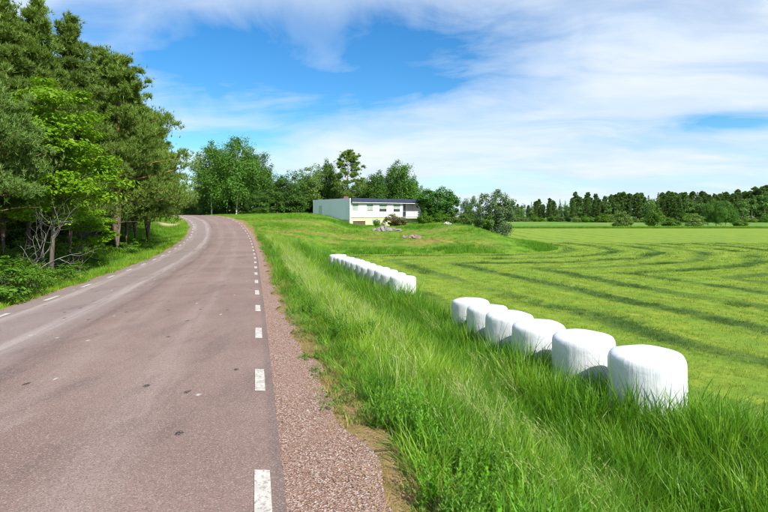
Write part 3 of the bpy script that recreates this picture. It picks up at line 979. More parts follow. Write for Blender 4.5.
m_dark = plain_mat('shadowed_opening', (0.05, 0.05, 0.05), None, 2.0, 0.9, 0.1, 0.0)

HX, HY, HZ = px(350, 83), 83.0, -0.65
house = bpy.data.objects.new('house', None)
COL.objects.link(house)
house.location = (HX, HY, HZ)
house.rotation_euler = (0, 0, math.radians(35))
tag(house, 'flat roofed white house with dark fascia and pale side wall on the knoll', 'house')
HL, HD = 14.77, 13.0
ZF, ZE, ZT = 2.40, 4.78, 5.52          # upper floor, eaves, roof top


def part(name, mat, *boxes, parent=house):
    b = MB()
    for bx in boxes:
        b.box(*bx)
    return link(name, b.mesh(name, mat), parent)


WIN = [(0.42, 1.70, 3.32, 4.66, 1.0), (3.23, 4.60, 3.40, 4.66, 0.86), (5.75, 7.40, 3.22, 4.66, 0.60), (8.67, 10.25, 3.22, 4.66, 0.62)]
BALC = 10.75
# upper front wall, pierced by the windows
boxes, xcur = [], 0.12
for (a, b, c, d, _) in WIN:
    boxes.append((xcur, a, 0, 0.3, ZF, ZE))
    boxes.append((a, b, 0, 0.3, ZF, c))
    boxes.append((a, b, 0, 0.3, d, ZE))
    xcur = b
boxes.append((xcur, BALC, 0, 0.3, ZF, ZE))
part('front_wall', m_white, *boxes)
part('recess_wall', m_white, (BALC + 0.002, 11.0, 1.9, 2.15, ZF, ZE), (BALC - 0.25, BALC, 0.302, 2.15, ZF, ZE))
part('recess_wall', m_white, (12.9, HL - 0.25, 1.9, 2.15, ZF, ZE))
part('end_wall', m_white, (HL - 0.22, HL, -0.02, HD, ZF - 0.15, ZT - 0.1))
side = part('side_wall', m_panel, (0.0, 0.118, 0.30, HD - 0.2, ZF - 0.42, ZT - 0.02))
for k in range(1, 14):
    yb = 0.3 + (HD - 0.5) * k / 14
    part('cladding_batten', m_panel, (-0.010, -0.002, yb - 0.02, yb + 0.02, ZF - 0.40, ZT - 0.06), parent=side)
part('side_door', plain_mat('grey_door', (0.55, 0.60, 0.62), None, 2.0, 0.5, 0.3, 0.02), (-0.05, -0.026, 9.6, 10.7, ZF - 0.35, ZF + 2.0), parent=side)
part('corner_post', m_white, (-0.03, 0.118, -0.03, 0.298, 0.0, ZT - 0.02))
part('rear_corner_trim', m_white, (-0.03, 0.118, HD - 0.198, HD, ZF - 0.42, ZT - 0.02))
part('back_wall', m_white, (0.12, HL - 0.22, HD - 0.3, HD - 0.01, 0.0, ZE))
roof = part('roof', m_fascia, (0.12, HL - 0.222, -0.45, HD + 0.2, ZE + 0.002, ZT))
part('chimney', m_brick, (1.2, 2.1, 4.0, 4.9, ZT + 0.002, ZT + 0.45), parent=roof)
part('eaves_trim', m_frame, (0.13, HL - 0.224, -0.47, -0.452, ZE - 0.03, ZE + 0.05), parent=roof)
part('basement_wall', m_base, (0.12, 0.62, 0.12, 0.4, -0.3, ZF - 0.002), (0.62, 3.05, 0.12, 0.4, 1.75, ZF - 0.002), (3.05, 4.4, 0.12, 0.4, -0.3, ZF - 0.002),
     (4.4, 6.0, 0.12, 0.4, -0.3, 1.15), (4.4, 6.0, 0.12, 0.4, 2.0, ZF - 0.002), (6.0, HL - 0.22, 0.12, 0.4, -0.3, ZF - 0.002))
part('basement_side_wall', m_base, (0.06, 0.119, 0.30, HD - 0.2, -0.3, ZF - 0.424))
gar = part('garage_door', m_garage, (0.622, 3.048, 0.25, 0.30, -0.3, 1.748))
for k in range(5):
    part('door_board', m_garage, (0.64, 3.03, 0.225, 0.248, 0.0 + 0.35 * k, 0.32 + 0.35 * k), parent=gar)
bw = part('basement_window', m_frame, (4.402, 5.998, 0.18, 0.24, 1.152, 1.25), (4.402, 5.998, 0.18, 0.24, 1.90, 1.998), (5.15, 5.25, 0.18, 0.24, 1.25, 1.90))
part('pane', m_blind, (4.45, 5.95, 0.26, 0.28, 1.2, 1.95), parent=bw)
for (a, b, c, d, f) in WIN:
    fr = part('window', m_frame, (a + 0.002, a + 0.09, 0.06, 0.14, c, d), (b - 0.09, b - 0.002, 0.06, 0.14, c, d),
              (a + 0.09, b - 0.09, 0.06, 0.14, c + 0.002, c + 0.09), (a + 0.09, b - 0.09, 0.06, 0.14, d - 0.09, d - 0.002))
    part('blind', m_blind, (a + 0.05, b - 0.05, 0.088, 0.096, d - (d - c) * f, d - 0.05), parent=fr)
    part('pane', m_glass, (a + 0.05, b - 0.05, 0.10, 0.12, c + 0.05, d - 0.05), parent=fr)
    part('sill', m_frame, (a - 0.05, b + 0.05, -0.06, -0.002, c - 0.07, c - 0.01), parent=fr)
gd = part('balcony_door', m_frame, (11.0, 11.08, 1.93, 2.0, ZF, ZE - 0.1), (12.82, 12.9, 1.93, 2.0, ZF, ZE - 0.1), (11.9, 11.98, 1.93, 2.0, ZF, ZE - 0.1), (11.08, 12.82, 1.93, 2.0, ZE - 0.18, ZE - 0.1))
part('pane', plain_mat('reflective_glass', (0.20, 0.27, 0.28), None, 1.0, 0.08, 0.6, 0.0), (11.02, 12.88, 2.01, 2.03, ZF, ZE - 0.1), parent=gd)
bal = part('balcony', m_frame, (BALC + 0.002, HL - 0.222, -0.9, 1.898, ZF - 0.22, ZF - 0.02))
rail = part('balcony_railing', m_frame, (BALC, HL - 0.25, -0.90, -0.84, ZF + 0.95, ZF + 1.02), (BALC, BALC + 0.06, -0.84, 0, ZF + 0.95, ZF + 1.02))
for k in range(8):
    xb = BALC + 0.02 + (HL - 0.3 - BALC) * k / 8
    part('rail_panel', m_frame, (xb, xb + 0.42, -0.89, -0.86, ZF + 0.05, ZF + 0.93), parent=rail)

# ------------------------------------------------------------------ trees and shrubs
def unit(v):
    return v / (np.linalg.norm(v, axis=-1, keepdims=True) + 1e-9)


def leaf_cards(c, nrm, size, rng, aspect=0.6):
    """pointed four-cornered leaves, slightly folded"""
    k = len(c)
    a = unit(np.cross(nrm, rng.normal(0, 1, (k, 3))))
    b = np.cross(nrm, a)
    s_ = (size * rng.uniform(0.65, 1.3, k))[:, None]
    v = np.stack([c - a * s_ * 0.5, c + b * s_ * aspect * 0.5 + nrm * s_ * 0.1, c + a * s_ * 0.5, c - b * s_ * aspect * 0.5 + nrm * s_ * 0.1], 1)
    q = np.arange(4 * k).reshape(k, 4)
    return v.reshape(-1, 3), q


def needle_tufts(c, axis_, length, rng, per=10, width=0.03, openness=0.55):
    k = len(c)
    cc = np.repeat(c, per, 0)
    d = unit(np.repeat(axis_, per, 0) + rng.normal(0, openness, (k * per, 3)))
    L = (length * rng.uniform(0.65, 1.2, k * per))[:, None]
    sd = unit(np.cross(d, rng.normal(0, 1, (k * per, 3)))) * width * 0.5
    v = np.stack([cc - sd, cc + sd, cc + d * L], 1).reshape(-1, 3)
    return v, np.arange(3 * k * per).reshape(-1, 3)


def bend_path(p0, p1, rng, k=5, sag=0.08):
    p0, p1 = np.asarray(p0, float), np.asarray(p1, float)
    t = np.linspace(0, 1, k)[:, None]
    L = np.linalg.norm(p1 - p0)
    return p0 + (p1 - p0) * t + np.sin(t * np.pi) * rng.normal(0, sag * L, 3) * 0.6


def pine_meshes(seed, h, r, base, mats, limbs=56, clumps=4, tufts=30, tuft_len=0.24, per=10, width=0.030, shape=0.75, trunk_r=0.17, lean=0.0, whorl=True):
    rng = np.random.default_rng(seed)
    tr = MB()
    z = np.linspace(-0.3, h * 0.97, 12)
    wob = np.cumsum(rng.normal(0, 0.06, (12, 2)), 0)
    wob[:, 0] += lean * (z / h) ** 1.5
    path = np.column_stack([wob, z])
    tr.tube(path, trunk_r * (1 - 0.88 * np.linspace(0, 1, 12) ** 1.2), 8)
    pc, pa = [], []
    for i in range(limbs):
        wh = (i // 6 + 0.12 * rng.normal()) * 6 / limbs            # limbs leave the trunk in whorls
        t = float(np.clip(wh + rng.uniform(0, 0.02), 0, 0.985)) if whorl else (i + rng.uniform()) / limbs
        if whorl and t > 0.8:
            t = float(np.clip(0.8 + 0.19 * rng.uniform(), 0, 0.99))
        zc = base + (h - base) * t ** 0.95
        prof = (1 - t) ** shape * (0.85 + 0.15 * smooth(0, 0.15, t)) + 0.05
        L = r * prof * rng.uniform(0.72, 1.15)
        az = i * 2.4 + rng.normal(0, 0.4)
        up = rng.uniform(0.0, 0.35) + 0.35 * t
        p0 = np.array([np.interp(zc, z, path[:, 0]), np.interp(zc, z, path[:, 1]), zc])
        d = np.array([math.cos(az), math.sin(az), up])
        p1 = p0 + d * L
        lp = bend_path(p0, p1, rng, 5, 0.08)
        tr.tube(lp, np.linspace(max(0.02, 0.035 * L / 2), 0.008, 5), 5)
        for c in range(clumps):
            f = 1.0 - (c / clumps) * 0.70 - rng.uniform(0, 0.1)
            cr = (0.30 + 0.10 * L) * rng.uniform(0.8, 1.25) * (1 - 0.74 * t)
            ctr = p0 + (p1 - p0) * f + rng.normal(0, 0.20 * L ** 0.5, 3) * [1, 1, 0.45]
            dirs = unit(rng.normal(0, 1, (tufts, 3)) + [0, 0, 0.55])
            rad = cr * rng.uniform(0.45, 1.0, tufts)[:, None]
            ball = ctr + dirs * rad * [1, 1, 0.62]
            fl_ = rng.uniform(0.30, 1.05, tufts)[:, None]
            spray = p0 + (p1 - p0) * fl_ + rng.normal(0, 0.22 + 0.05 * L, (tufts, 3)) * [1, 1, 0.5] * (0.6 + 0.5 * fl_) + [0, 0, 0.08]
            pc.append(np.where(rng.uniform(0, 1, (tufts, 1)) < 0.18, spray, ball))
            pa.append(unit(dirs * 0.6 + d * 0.5 + [0, 0, 0.9]))
    for i in range(10):                                     # upright leading shoots
        a = rng.uniform(0, 6.28)
        rr = 0.0 if i < 3 else rng.uniform(0.1, 0.55)
        top_z = h * (1.02 - 0.02 * (i % 3)) - rr * 1.3
        k = tufts // 2
        zs = top_z - rng.uniform(0, 1.1, k)
        pc.append(np.stack([path[-1, 0] + rr * math.cos(a) + rng.normal(0, 0.05, k), path[-1, 1] + rr * math.sin(a) + rng.normal(0, 0.05, k), zs], -1))
        pa.append(unit(rng.normal(0, 0.5, (k, 3)) + [0, 0, 0.9]))
    dead = rng.integers(5, 9)
    for i in range(dead):                                   # bare lower branches
        zc = rng.uniform(base * 0.45, base + 0.8)
        az = rng.uniform(0, 6.28)
        p0 = np.array([0, 0, zc])
        p1 = p0 + np.array([math.cos(az), math.sin(az), rng.uniform(-0.1, 0.4)]) * rng.uniform(0.8, 2.0)
        tr.tube(bend_path(p0, p1, rng, 5, 0.1), np.linspace(0.03, 0.006, 5), 4)
    v, t_ = needle_tufts(np.concatenate(pc), np.concatenate(pa), tuft_len, rng, per, width)
    return tr.mesh('trunk', mats[0], True), mesh_arr('crown', v, None, t_, mats[1])


def leafy_meshes(seed, h, ellips, mats, clumps=90, cr=0.7, per=120, leaf=0.16, flat=0.6, trunk_r=0.14, stems=1, hang=0.0, up=0.6, fork=0.35, limbs=14, shell=0.5):
    """broad-leaved tree or shrub; ellips: list of (x, y, z, rx, ry, rz)"""
    rng = np.random.default_rng(seed)
    tr = MB()
    E = np.array(ellips, float)
    vol = E[:, 3] * E[:, 4] * E[:, 5]
    pick = rng.choice(len(E), clumps, p=vol / vol.sum())
    d = unit(rng.normal(0, 1, (clumps, 3)))
    rad = (shell + (1 - shell) * rng.uniform(0, 1, clumps) ** 0.7)
    ctr = E[pick, :3] + d * rad[:, None] * E[pick, 3:]
    ctr[:, 2] = np.maximum(ctr[:, 2], cr * 0.35)
    size = cr * rng.uniform(0.6, 1.35, clumps)
    L, NR = [], []
    for i in range(clumps):
        dd = unit(rng.normal(0, 1, (per, 3)))
        q = rng.uniform(0.25, 1.0, per)[:, None] ** 0.6
        off = dd * q * size[i] * [1, 1, flat]
        if hang:
            off[:, 2] -= hang * rng.uniform(0, 1, per) ** 2 * size[i] * 2
        L.append(ctr[i] + off)
        NR.append(unit(dd * 0.6 + d[i] * 0.35 + [0, 0, up] + rng.normal(0, 0.45, (per, 3))))
    v, q = leaf_cards(np.concatenate(L), np.concatenate(NR), leaf, rng)
    v[:, 2] = np.maximum(v[:, 2], 0.02)
    for s_ in range(stems):
        az = rng.uniform(0, 6.28)
        off = 0.0 if stems == 1 else rng.uniform(0.05, 0.35)
        b0 = np.array([off * math.cos(az), off * math.sin(az), -0.3])
        tip = E[s_ % len(E), :3] + rng.normal(0, 0.15, 3) + [0, 0, E[s_ % len(E), 5] * 0.55]
        pth = bend_path(b0, tip, rng, 8, 0.03)
        tr.tube(pth, trunk_r * (1 - 0.85 * np.linspace(0, 1, 8)), 7)
        for i in rng.choice(clumps, min(limbs, clumps), replace=False):
            f = np.clip(fork + rng.uniform(0, 0.5), 0, 0.95)
            p0 = np.array([np.interp(f, np.linspace(0, 1, 8), pth[:, k]) for k in range(3)])
            if ctr[i][2] > p0[2] - 0.6:
                tr.tube(bend_path(p0, ctr[i], rng, 5, 0.06), np.linspace(trunk_r * 0.40 * (1 - f * 0.6), 0.01, 5), 5)
    return tr.mesh('trunk', mats[0], True), mesh_arr('crown', v, q, None, mats[1])


def spruce_meshes(seed, h, r, mats, layers=26, per=260, leaf=0.34, trunk_r=0.14, base=0.6):
    rng = np.random.default_rng(seed)
    tr = MB()
    tr.tube([(0, 0, -0.3), (0, 0, h * 0.5), (0, 0, h * 0.98)], [trunk_r, trunk_r * 0.6, 0.01], 6)
    C, NR = [], []
    for i in range(layers):
        t = i / layers
        z0 = base + (h - base) * t
        R = r * (1 - t) ** 0.85 * rng.uniform(0.85, 1.1) + 0.06
        arms = 7
        az = rng.uniform(0, 6.28, arms)
        k = int(per * (1 - t * 0.8))
        a = az[rng.integers(0, arms, k)] + rng.normal(0, 0.22, k)
        q = rng.uniform(0.15, 1.0, k) ** 0.7
        rr = R * q
        C.append(np.stack([rr * np.cos(a), rr * np.sin(a), z0 - 0.25 * rr + 0.12 * R * q ** 2 + rng.normal(0, 0.08, k)], -1))
        NR.append(unit(np.stack([np.cos(a) * 0.5, np.sin(a) * 0.5, np.ones(k)], -1) + rng.normal(0, 0.5, (k, 3))))
    v, q = leaf_cards(np.concatenate(C), np.concatenate(NR), leaf, rng, 0.35)
    return tr.mesh('trunk', mats[0], True), mesh_arr('crown', v, q, None, mats[1])


def plant(name, meshes, x, y, label, cat, group=None, scale=1.0, rz=None, sz=None, z=None, parts=('trunk', 'crown'), lean=0.0):
    o = bpy.data.objects.new(name, None)
    COL.objects.link(o)
    o.location = (x, y, gz(x, y) if z is None else z)
    o.rotation_euler = (0, lean, random.uniform(0, 6.28) if rz is None else rz)
    o.scale = (scale, scale, sz or scale)
    tag(o, label, cat, group)
    for nm, me in zip(parts, meshes):
        link(nm, me, o)
    return o


def bark(name, c0, c1, scale=3.0, stretch=(1, 1, 0.3)):
    return plain_mat(name, c0, c1, scale, 0.95, 0.1, 0.6, stretch)


m_pbark, n, out = new_mat('pine_bark')
co = n.new('ShaderNodeTexCoord').outputs['Object']
zc = n.new('ShaderNodeSeparateXYZ', {0: co}).outputs[2]
f = n.noise(n.mapping(co, scale=(1, 1, 0.35)), 9.0, 5.0, 0.65)
lo = n.mix(n.ramp(f, 0.35, 0.65), (0.075, 0.052, 0.040), (0.17, 0.125, 0.10))
hi = n.mix(n.ramp(f, 0.35, 0.65), (0.20, 0.10, 0.048), (0.34, 0.19, 0.10))
principled(n, out, n.mix(n.ramp(zc, 2.0, 6.0), lo, hi), 0.95, 0.1, f, 0.8, 0.03)
m_bbark, n, out = new_mat('birch_bark')
co = n.new('ShaderNodeTexCoord').outputs['Object']
f = n.noise(n.mapping(co, scale=(0.6, 0.6, 2.0)), 3.0, 5.0, 0.65)
principled(n, out, n.mix(n.ramp(f, 0.48, 0.58), (0.52, 0.49, 0.44), (0.06, 0.055, 0.05)), 0.85, 0.1, f, 0.3, 0.02)
m_dbark = bark('grey_bark', (0.15, 0.125, 0.10), (0.075, 0.062, 0.05))
m_deadw = bark('weathered_dead_wood', (0.20, 0.19, 0.17), (0.12, 0.11, 0.10))

L_pine = leaf_mat('pine_needles', (0.020, 0.064, 0.008), (0.250, 0.370, 0.055), 0.20, 0.5, 0.35, clump=0.8)
L_pine2 = leaf_mat('blue_pine_needles', (0.032, 0.090, 0.012), (0.215, 0.330, 0.068), 0.20, 0.5, 0.2, clump=0.8)
L_maple = leaf_mat('maple_leaf', (0.065, 0.190, 0.004), (0.270, 0.450, 0.008), 0.45, 0.45, 0.2)
L_birch = leaf_mat('birch_leaf', (0.035, 0.115, 0.012), (0.135, 0.280, 0.030), 0.34, 0.45, 0.35)
L_dark = leaf_mat('dark_leaf', (0.028, 0.085, 0.010), (0.105, 0.215, 0.026), 0.25, 0.45, 0.3)
L_round = leaf_mat('garden_leaf', (0.024, 0.095, 0.008), (0.090, 0.240, 0.024), 0.3, 0.45, 0.1)
L_silver = leaf_mat('silver_leaf', (0.050, 0.105, 0.032), (0.150, 0.225, 0.090), 0.2, 0.55, 0.15)
L_light = leaf_mat('light_leaf', (0.085, 0.175, 0.024), (0.230, 0.340, 0.070), 0.35, 0.5, 0.35)
L_shrub = leaf_mat('understory_leaf', (0.040, 0.130, 0.006), (0.165, 0.320, 0.020), 0.40, 0.45, 0.45)
L_red = leaf_mat('russet_shrub_leaf', (0.085, 0.085, 0.030), (0.200, 0.170, 0.075), 0.25, 0.5, 0.1)
L_farpine = leaf_mat('far_pine_needles', (0.045, 0.108, 0.020), (0.165, 0.260, 0.066), 0.22, 0.6, 0.5, clump=0.3)
L_farbirch = leaf_mat('far_birch_leaf', (0.060, 0.140, 0.024), (0.165, 0.300, 0.060), 0.25, 0.6, 0.5, clump=0.3)

# --- roadside pine wood
pines = [pine_meshes(100 + i, hh, rr, bb, (m_pbark, L_pine), limbs=ll, clumps=6, tufts=40, tuft_len=0.28, per=9, width=0.036, shape=sh, trunk_r=tr_)
         for i, (hh, rr, bb, ll, sh, tr_) in enumerate(((13.0, 5.0, 3.1, 84, 0.85, 0.34), (13.5, 3.7, 2.4, 78, 1.15, 0.17), (12.0, 4.2, 2.2, 78, 1.1, 0.18), (14.5, 3.5, 3.0, 78, 1.1, 0.16)))]


def pine_at(p, y, top, kind, label, rz=None, wide=1.0):
    """pine whose tip shows at photograph row top"""
    x = px(p, y)
    z0 = gz(x, y)
    h = CAMZ + (216.0 - top) * y / 512.0 - z0
    H = (13.0, 13.5, 12.0, 14.5)[kind]
    s_ = h / H
    return plant('scots_pine', pines[kind], x, y, label, 'pine tree', 'pines of the roadside wood', s_ * wide, rz, s_)


pine_at(118, 36, 56, 0, 'broad Scots pine with thick pinkish trunk, outermost at the bend of the road', 0.7, 0.98)
pine_at(70, 31, 18, 1, 'tall pointed Scots pine standing between the maple and the broad outermost pine', 2.0, 0.95)
PL = 'tall Scots pine inside the roadside wood'
for p, y, top, k in ((30, 25, -8, 3), (4, 24, -2, 1), (-45, 22, -60, 3), (95, 40, 50, 2), (136, 42, 92, 2), (148, 46, 118, 0), (126, 40, 78, 1), (47, 36, 70, 3), (14, 40, 20, 2), (100, 46, 75, 1),
                     (-25, 34, -20, 1), (130, 53, 112, 3), (-70, 30, -50, 2), (78, 52, 70, 0), (36, 52, 75, 1), (-10, 55, 20, 3), (112, 60, 110, 2)):
    pine_at(p, y, top, k, PL, None, 0.86 if top < 30 else 1.0)
blue = pine_meshes(140, 7.2, 2.0, 3.4, (m_pbark, L_pine2), limbs=54, clumps=4, tufts=30, tuft_len=0.22, shape=0.6, trunk_r=0.11)
plant('young_pine', blue, px(-6, 18.0), 18.0, 'young pine with pale bluish needles in front of the maple', 'pine tree', None, 0.86, 0.4, 0.97)

maple = leafy_meshes(201, 7.5, [(0.1, 0, 5.6, 1.9, 1.6, 1.7), (0.7, 0.2, 3.9, 1.8, 1.6, 1.3), (-0.8, 0, 4.3, 1.4, 1.5, 1.4), (-0.4, 0.2, 2.6, 1.6, 1.4, 0.9)], (m_dbark, L_maple), clumps=120, cr=0.58, per=150, leaf=0.145,
                     flat=0.32, trunk_r=0.09, up=1.1, limbs=26, shell=0.35)
plant('maple_tree', maple, px(50, 21), 21, 'bright lime green maple in front of the dark pines', 'tree', None, 1.16, 0.0)
maple2 = leafy_meshes(202, 4.0, [(0.0, 0, 2.6, 1.4, 1.2, 0.7), (0.7, 0, 2.0, 0.9, 0.9, 0.5)], (m_dbark, L_maple), clumps=36, cr=0.5, per=140, leaf=0.14, flat=0.2, trunk_r=0.05, up=1.4, limbs=12)
plant('maple_sapling', maple2, px(82, 25), 25, 'small lime green maple sapling by the trunks', 'tree', None, 1.0, 0.3)

# bare bleached bush in the wood edge
rng = np.random.default_rng(33)
b = MB()


def twig(p, d, length, rad, depth):
    k = 7
    pts = [np.array(p, float)]
    d = np.array(d, float)
    for _ in range(k - 1):
        d = unit(d + rng.normal(0, 0.20, 3) + [0, 0, 0.05])
        pts.append(pts[-1] + d * length / (k - 1))
    b.tube(pts, np.linspace(rad, rad * 0.35, k), 5 if depth == 0 else 4)
    if depth < 3:
        for _ in range((4, 3, 2)[depth]):
            j = rng.integers(2, k)
            twig(pts[j], unit(d * 0.7 + rng.normal(0, 0.55, 3) + [0, 0, 0.1]), length * rng.uniform(0.35, 0.6), rad * 0.45, depth + 1)


for i in range(5):
    az = rng.uniform(-0.5, 3.6)
    twig(rng.normal(0, 0.18, 3) * [1, 1, 0] - [0, 0, 0.1], (math.cos(az) * 0.35 + 0.1, math.sin(az) * 0.25, 1.0), rng.uniform(1.9, 3.0), 0.030, 0)
xx, yy = px(24, 19.5), 19.5
o = link('dead_bush', b.mesh('dead_bush', m_deadw, True), None, (xx, yy, gz(xx, yy)))
tag(o, 'bare bleached branching bush at the dark wood edge', 'bush')

# understory shrubs along the wood edge
shrubs = [leafy_meshes(220 + i, 1.6, [(0, 0, 0.65, 1.15, 0.95, 0.7), (0.7, 0.2, 0.45, 0.8, 0.8, 0.45), (-0.5, 0.1, 0.95, 0.4, 0.5, 0.6)], (m_dbark, L_shrub), clumps=44, cr=0.27, per=70, leaf=lf, flat=0.5, trunk_r=0.025, stems=4, limbs=8, up=0.9)
          for i, lf in enumerate((0.10, 0.085, 0.12))]
SH = 'leafy green shrub in the undergrowth of the wood edge'
rs = np.random.default_rng(5)
spots = [(4, 14.2, 0.8), (34, 15.0, 0.7), (-25, 13.5, 1.1), (12, 17.0, 1.1), (70, 18.5, 0.6)]
for yy in np.arange(15.5, 62, 1.7):
    for q0 in (2.6, 4.4, 6.8):
        q = q0 + rs.uniform(-0.6, 0.8)
        xx = float(road_x(yy)) - (ROADW + EDGEL + q) * float(road_k(yy))
        if (yy > 44 and q < 5.5) or rs.uniform() < 0.08:
            continue
        spots.append((384 + 512 * xx / yy, yy + rs.uniform(-0.6, 0.6), rs.uniform(0.45, 0.95)))
for i, (p, y, s_) in enumerate(spots):
    plant('shrub', shrubs[i % 3], px(p, y), y, SH, 'shrub', 'undergrowth along the wood edge', s_, None, s_ * rs.uniform(0.75, 1.1), parts=('stems', 'foliage'))
lime = leafy_meshes(230, 1.6, [(0, 0, 0.75, 0.8, 0.8, 0.75)], (m_dbark, L_maple), clumps=36, cr=0.3, per=90, leaf=0.09, flat=0.6, trunk_r=0.02, stems=4, limbs=8)
xx = float(road_x(27)) - (ROADW + EDGE + 2.3) * float(road_k(27))
plant('lime_shrub', lime, xx, 27, 'yellow green rounded shrub standing out of the verge', 'shrub', None, 0.75, parts=('stems', 'foliage'))

# a dense young growth deep in the wood closes the view between the trunks
dens = leafy_meshes(240, 5.0, [(0, 0, 2.4, 2.0, 1.8, 2.3)], (m_dbark, L_dark), clumps=70, cr=0.75, per=90, leaf=0.22, flat=0.6, trunk_r=0.06, stems=2, limbs=10)
for y in np.arange(20, 66, 3.4):
    for q in (11.5, 15.5):
        xx = float(road_x(y)) - (ROADW + EDGEL + q) * float(road_k(y))
        if y > 50 and q < 14:
            continue
        plant('young_tree', dens, xx + rs.uniform(-1, 1), y + rs.uniform(-1, 1), 'dark dense young tree growing between the pines', 'tree', 'young growth inside the wood', rs.uniform(0.75, 1.15))

# --- trees beyond the crest of the road
def oval(h, r, base=0.22):
    return [(0, 0, h * 0.62, r, r, h * 0.34), (r * 0.25, 0, h * 0.42, r * 0.95, r * 0.9, h * 0.26), (-r * 0.15, 0.1, h * 0.80, r * 0.55, r * 0.55, h * 0.20)]


birches = [leafy_meshes(300 + i, 15, oval(15, rr), (m_bbark, L_birch), clumps=180, cr=0.95, per=85, leaf=0.30, flat=0.85, trunk_r=0.15, hang=0.7, up=0.5, limbs=30, shell=0.35)
           for i, rr in enumerate((3.6, 4.3, 2.9))]
willow = leafy_meshes(310, 10, oval(10, 3.2), (m_dbark, L_light), clumps=110, cr=0.9, per=85, leaf=0.26, flat=0.7, trunk_r=0.16, limbs=20, shell=0.4)
bushy = leafy_meshes(311, 8, [(0, 0, 4.4, 3.3, 3.0, 3.7), (0, 0, 2.2, 3.3, 3.0, 2.2)], (m_dbark, L_dark), clumps=140, cr=0.85, per=85, leaf=0.27, flat=0.7, trunk_r=0.16, limbs=12, shell=0.55)
farshrub = leafy_meshes(312, 3.4, [(0, 0, 1.6, 1.9, 1.7, 1.6), (0.8, 0, 1.1, 1.4, 1.3, 1.1)], (m_dbark, L_light), clumps=60, cr=0.6, per=75, leaf=0.22, flat=0.6, trunk_r=0.05, stems=3, limbs=8)
greenshrub = leafy_meshes(313, 3.4, [(0, 0, 1.6, 1.9, 1.7, 1.6), (-0.8, 0, 1.1, 1.4, 1.3, 1.1)], (m_dbark, L_shrub), clumps=60, cr=0.6, per=75, leaf=0.22, flat=0.6, trunk_r=0.05, stems=3, limbs=8)


def tree_at(name, meshes, H, p, y, top, label, cat='tree', group=None, wide=1.0, parts=('trunk', 'crown'), base_row=None):
    x = px(p, y)
    z0 = gz(x, y) if base_row is None else CAMZ + (216.0 - base_row) * y / 512.0
    h = CAMZ + (216.0 - top) * y / 512.0 - z0
    s_ = h / H
    return plant(name, meshes, x, y, label, cat, group, s_ * wide, None, s_, z0, parts)


BG = 'birches beyond the crest of the road'
for p, y, top, k, wd in ((212, 98, 133, 0, 1.0), (236, 96, 126, 1, 1.0), (256, 101, 141, 0, 1.05), (226, 108, 142, 2, 1.1), (268, 104, 164, 1, 0.95), (204, 104, 160, 2, 1.0), (246, 112, 150, 2, 1.1)):
    tree_at('birch_tree', birches[k], 16.4, p, y, top, 'tall leafy birch in the clump where the road disappears', 'birch tree', BG, wd)
for p, y, top in ((281, 106, 178), (258, 94, 190), (243, 99, 188), (228, 102, 190), (270, 98, 184), (305, 112, 180), (214, 103, 190), (312, 118, 176)):
    tree_at('bushy_tree', bushy, 8.1, p, y, top, 'dark bushy tree at the foot of the birches', 'tree', 'dark trees at the foot of the birches', 1.25)
tree_at('round_dark_tree', bushy, 8.1, 292, 98, 170, 'dark round crowned tree between the birches and the house', 'tree', None, 1.0)
tree_at('willow_tree', willow, 10, 314, 108, 164, 'pale green loose tree rising behind the blank side wall of the house', 'tree', None, 1.15)
tree_at('slender_birch', birches[2], 16.4, 329, 108, 151, 'slender pointed birch beside the lone pine behind the house', 'birch tree', None, 0.8)
lone = pine_meshes(150, 12.0, 2.6, 4.0, (m_pbark, L_pine), limbs=40, clumps=3, tufts=22, tuft_len=0.42, per=9, width=0.06, shape=0.45, trunk_r=0.17, whorl=False)
tree_at('lone_pine', lone, 12.2, 348, 104, 151, 'lone Scots pine with orange trunk and open crown behind the house', 'pine tree', None, 1.15)
for p, y, top, k, wd in ((376, 106, 163, 2, 1.1), (401, 108, 153, 0, 1.05), (390, 112, 166, 1, 1.0), (413, 116, 172, 2, 1.2), (362, 114, 172, 1, 0.9)):
    tree_at('birch_tree', birches[k], 16.4, p, y, top, 'leafy birch rising behind the flat roof of the house', 'birch tree', 'birches behind the house', wd)
for p, y, top in ((338, 116, 182), (355, 112, 186), (384, 114, 184), (408, 112, 186), (322, 112, 184), (370, 120, 182), (425, 118, 188)):
    tree_at('bushy_tree', bushy, 8.1, p, y, top, 'dark bushy tree close behind the roof of the house', 'tree', 'dark trees behind the house', 1.3)
tree_at('round_garden_tree', leafy_meshes(320, 6, [(0, 0, 3.2, 3.1, 2.9, 2.9), (0.3, 0, 1.8, 2.9, 2.7, 1.7), (0.2, 0, 0.9, 2.6, 2.4, 0.9)], (m_dbark, L_round), clumps=230, cr=0.62, per=85, leaf=0.26, flat=0.75, trunk_r=0.14, limbs=12, shell=0.45),
        6.2, 438, 91, 186, 'dense round deep green tree beside the balcony end of the house', 'tree', None, 1.12, base_row=224)
tree_at('silver_willow', leafy_meshes(321, 6.6, [(0, 0, 3.6, 2.9, 2.7, 2.9), (0.2, 0, 1.9, 3.0, 2.8, 1.9), (0.3, 0, 0.9, 2.7, 2.5, 0.9)], (m_dbark, L_silver), clumps=170, cr=0.6, per=100, leaf=0.22, flat=0.8, trunk_r=0.15, limbs=14, shell=0.4),
        6.7, 495, 80, 187, 'rounded silvery grey willow at the end of the knoll', 'tree', None, 0.88)
for p, y, top, w_, lab in ((466, 88, 198, 0.6, 'dark upright bush touching the silvery willow'), (474, 92, 196, 0.7, 'taller dark bush behind the silvery willow')):
    tree_at('upright_bush', bushy, 8.1, p, y, top, lab, 'bush', None, w_, base_row=226)
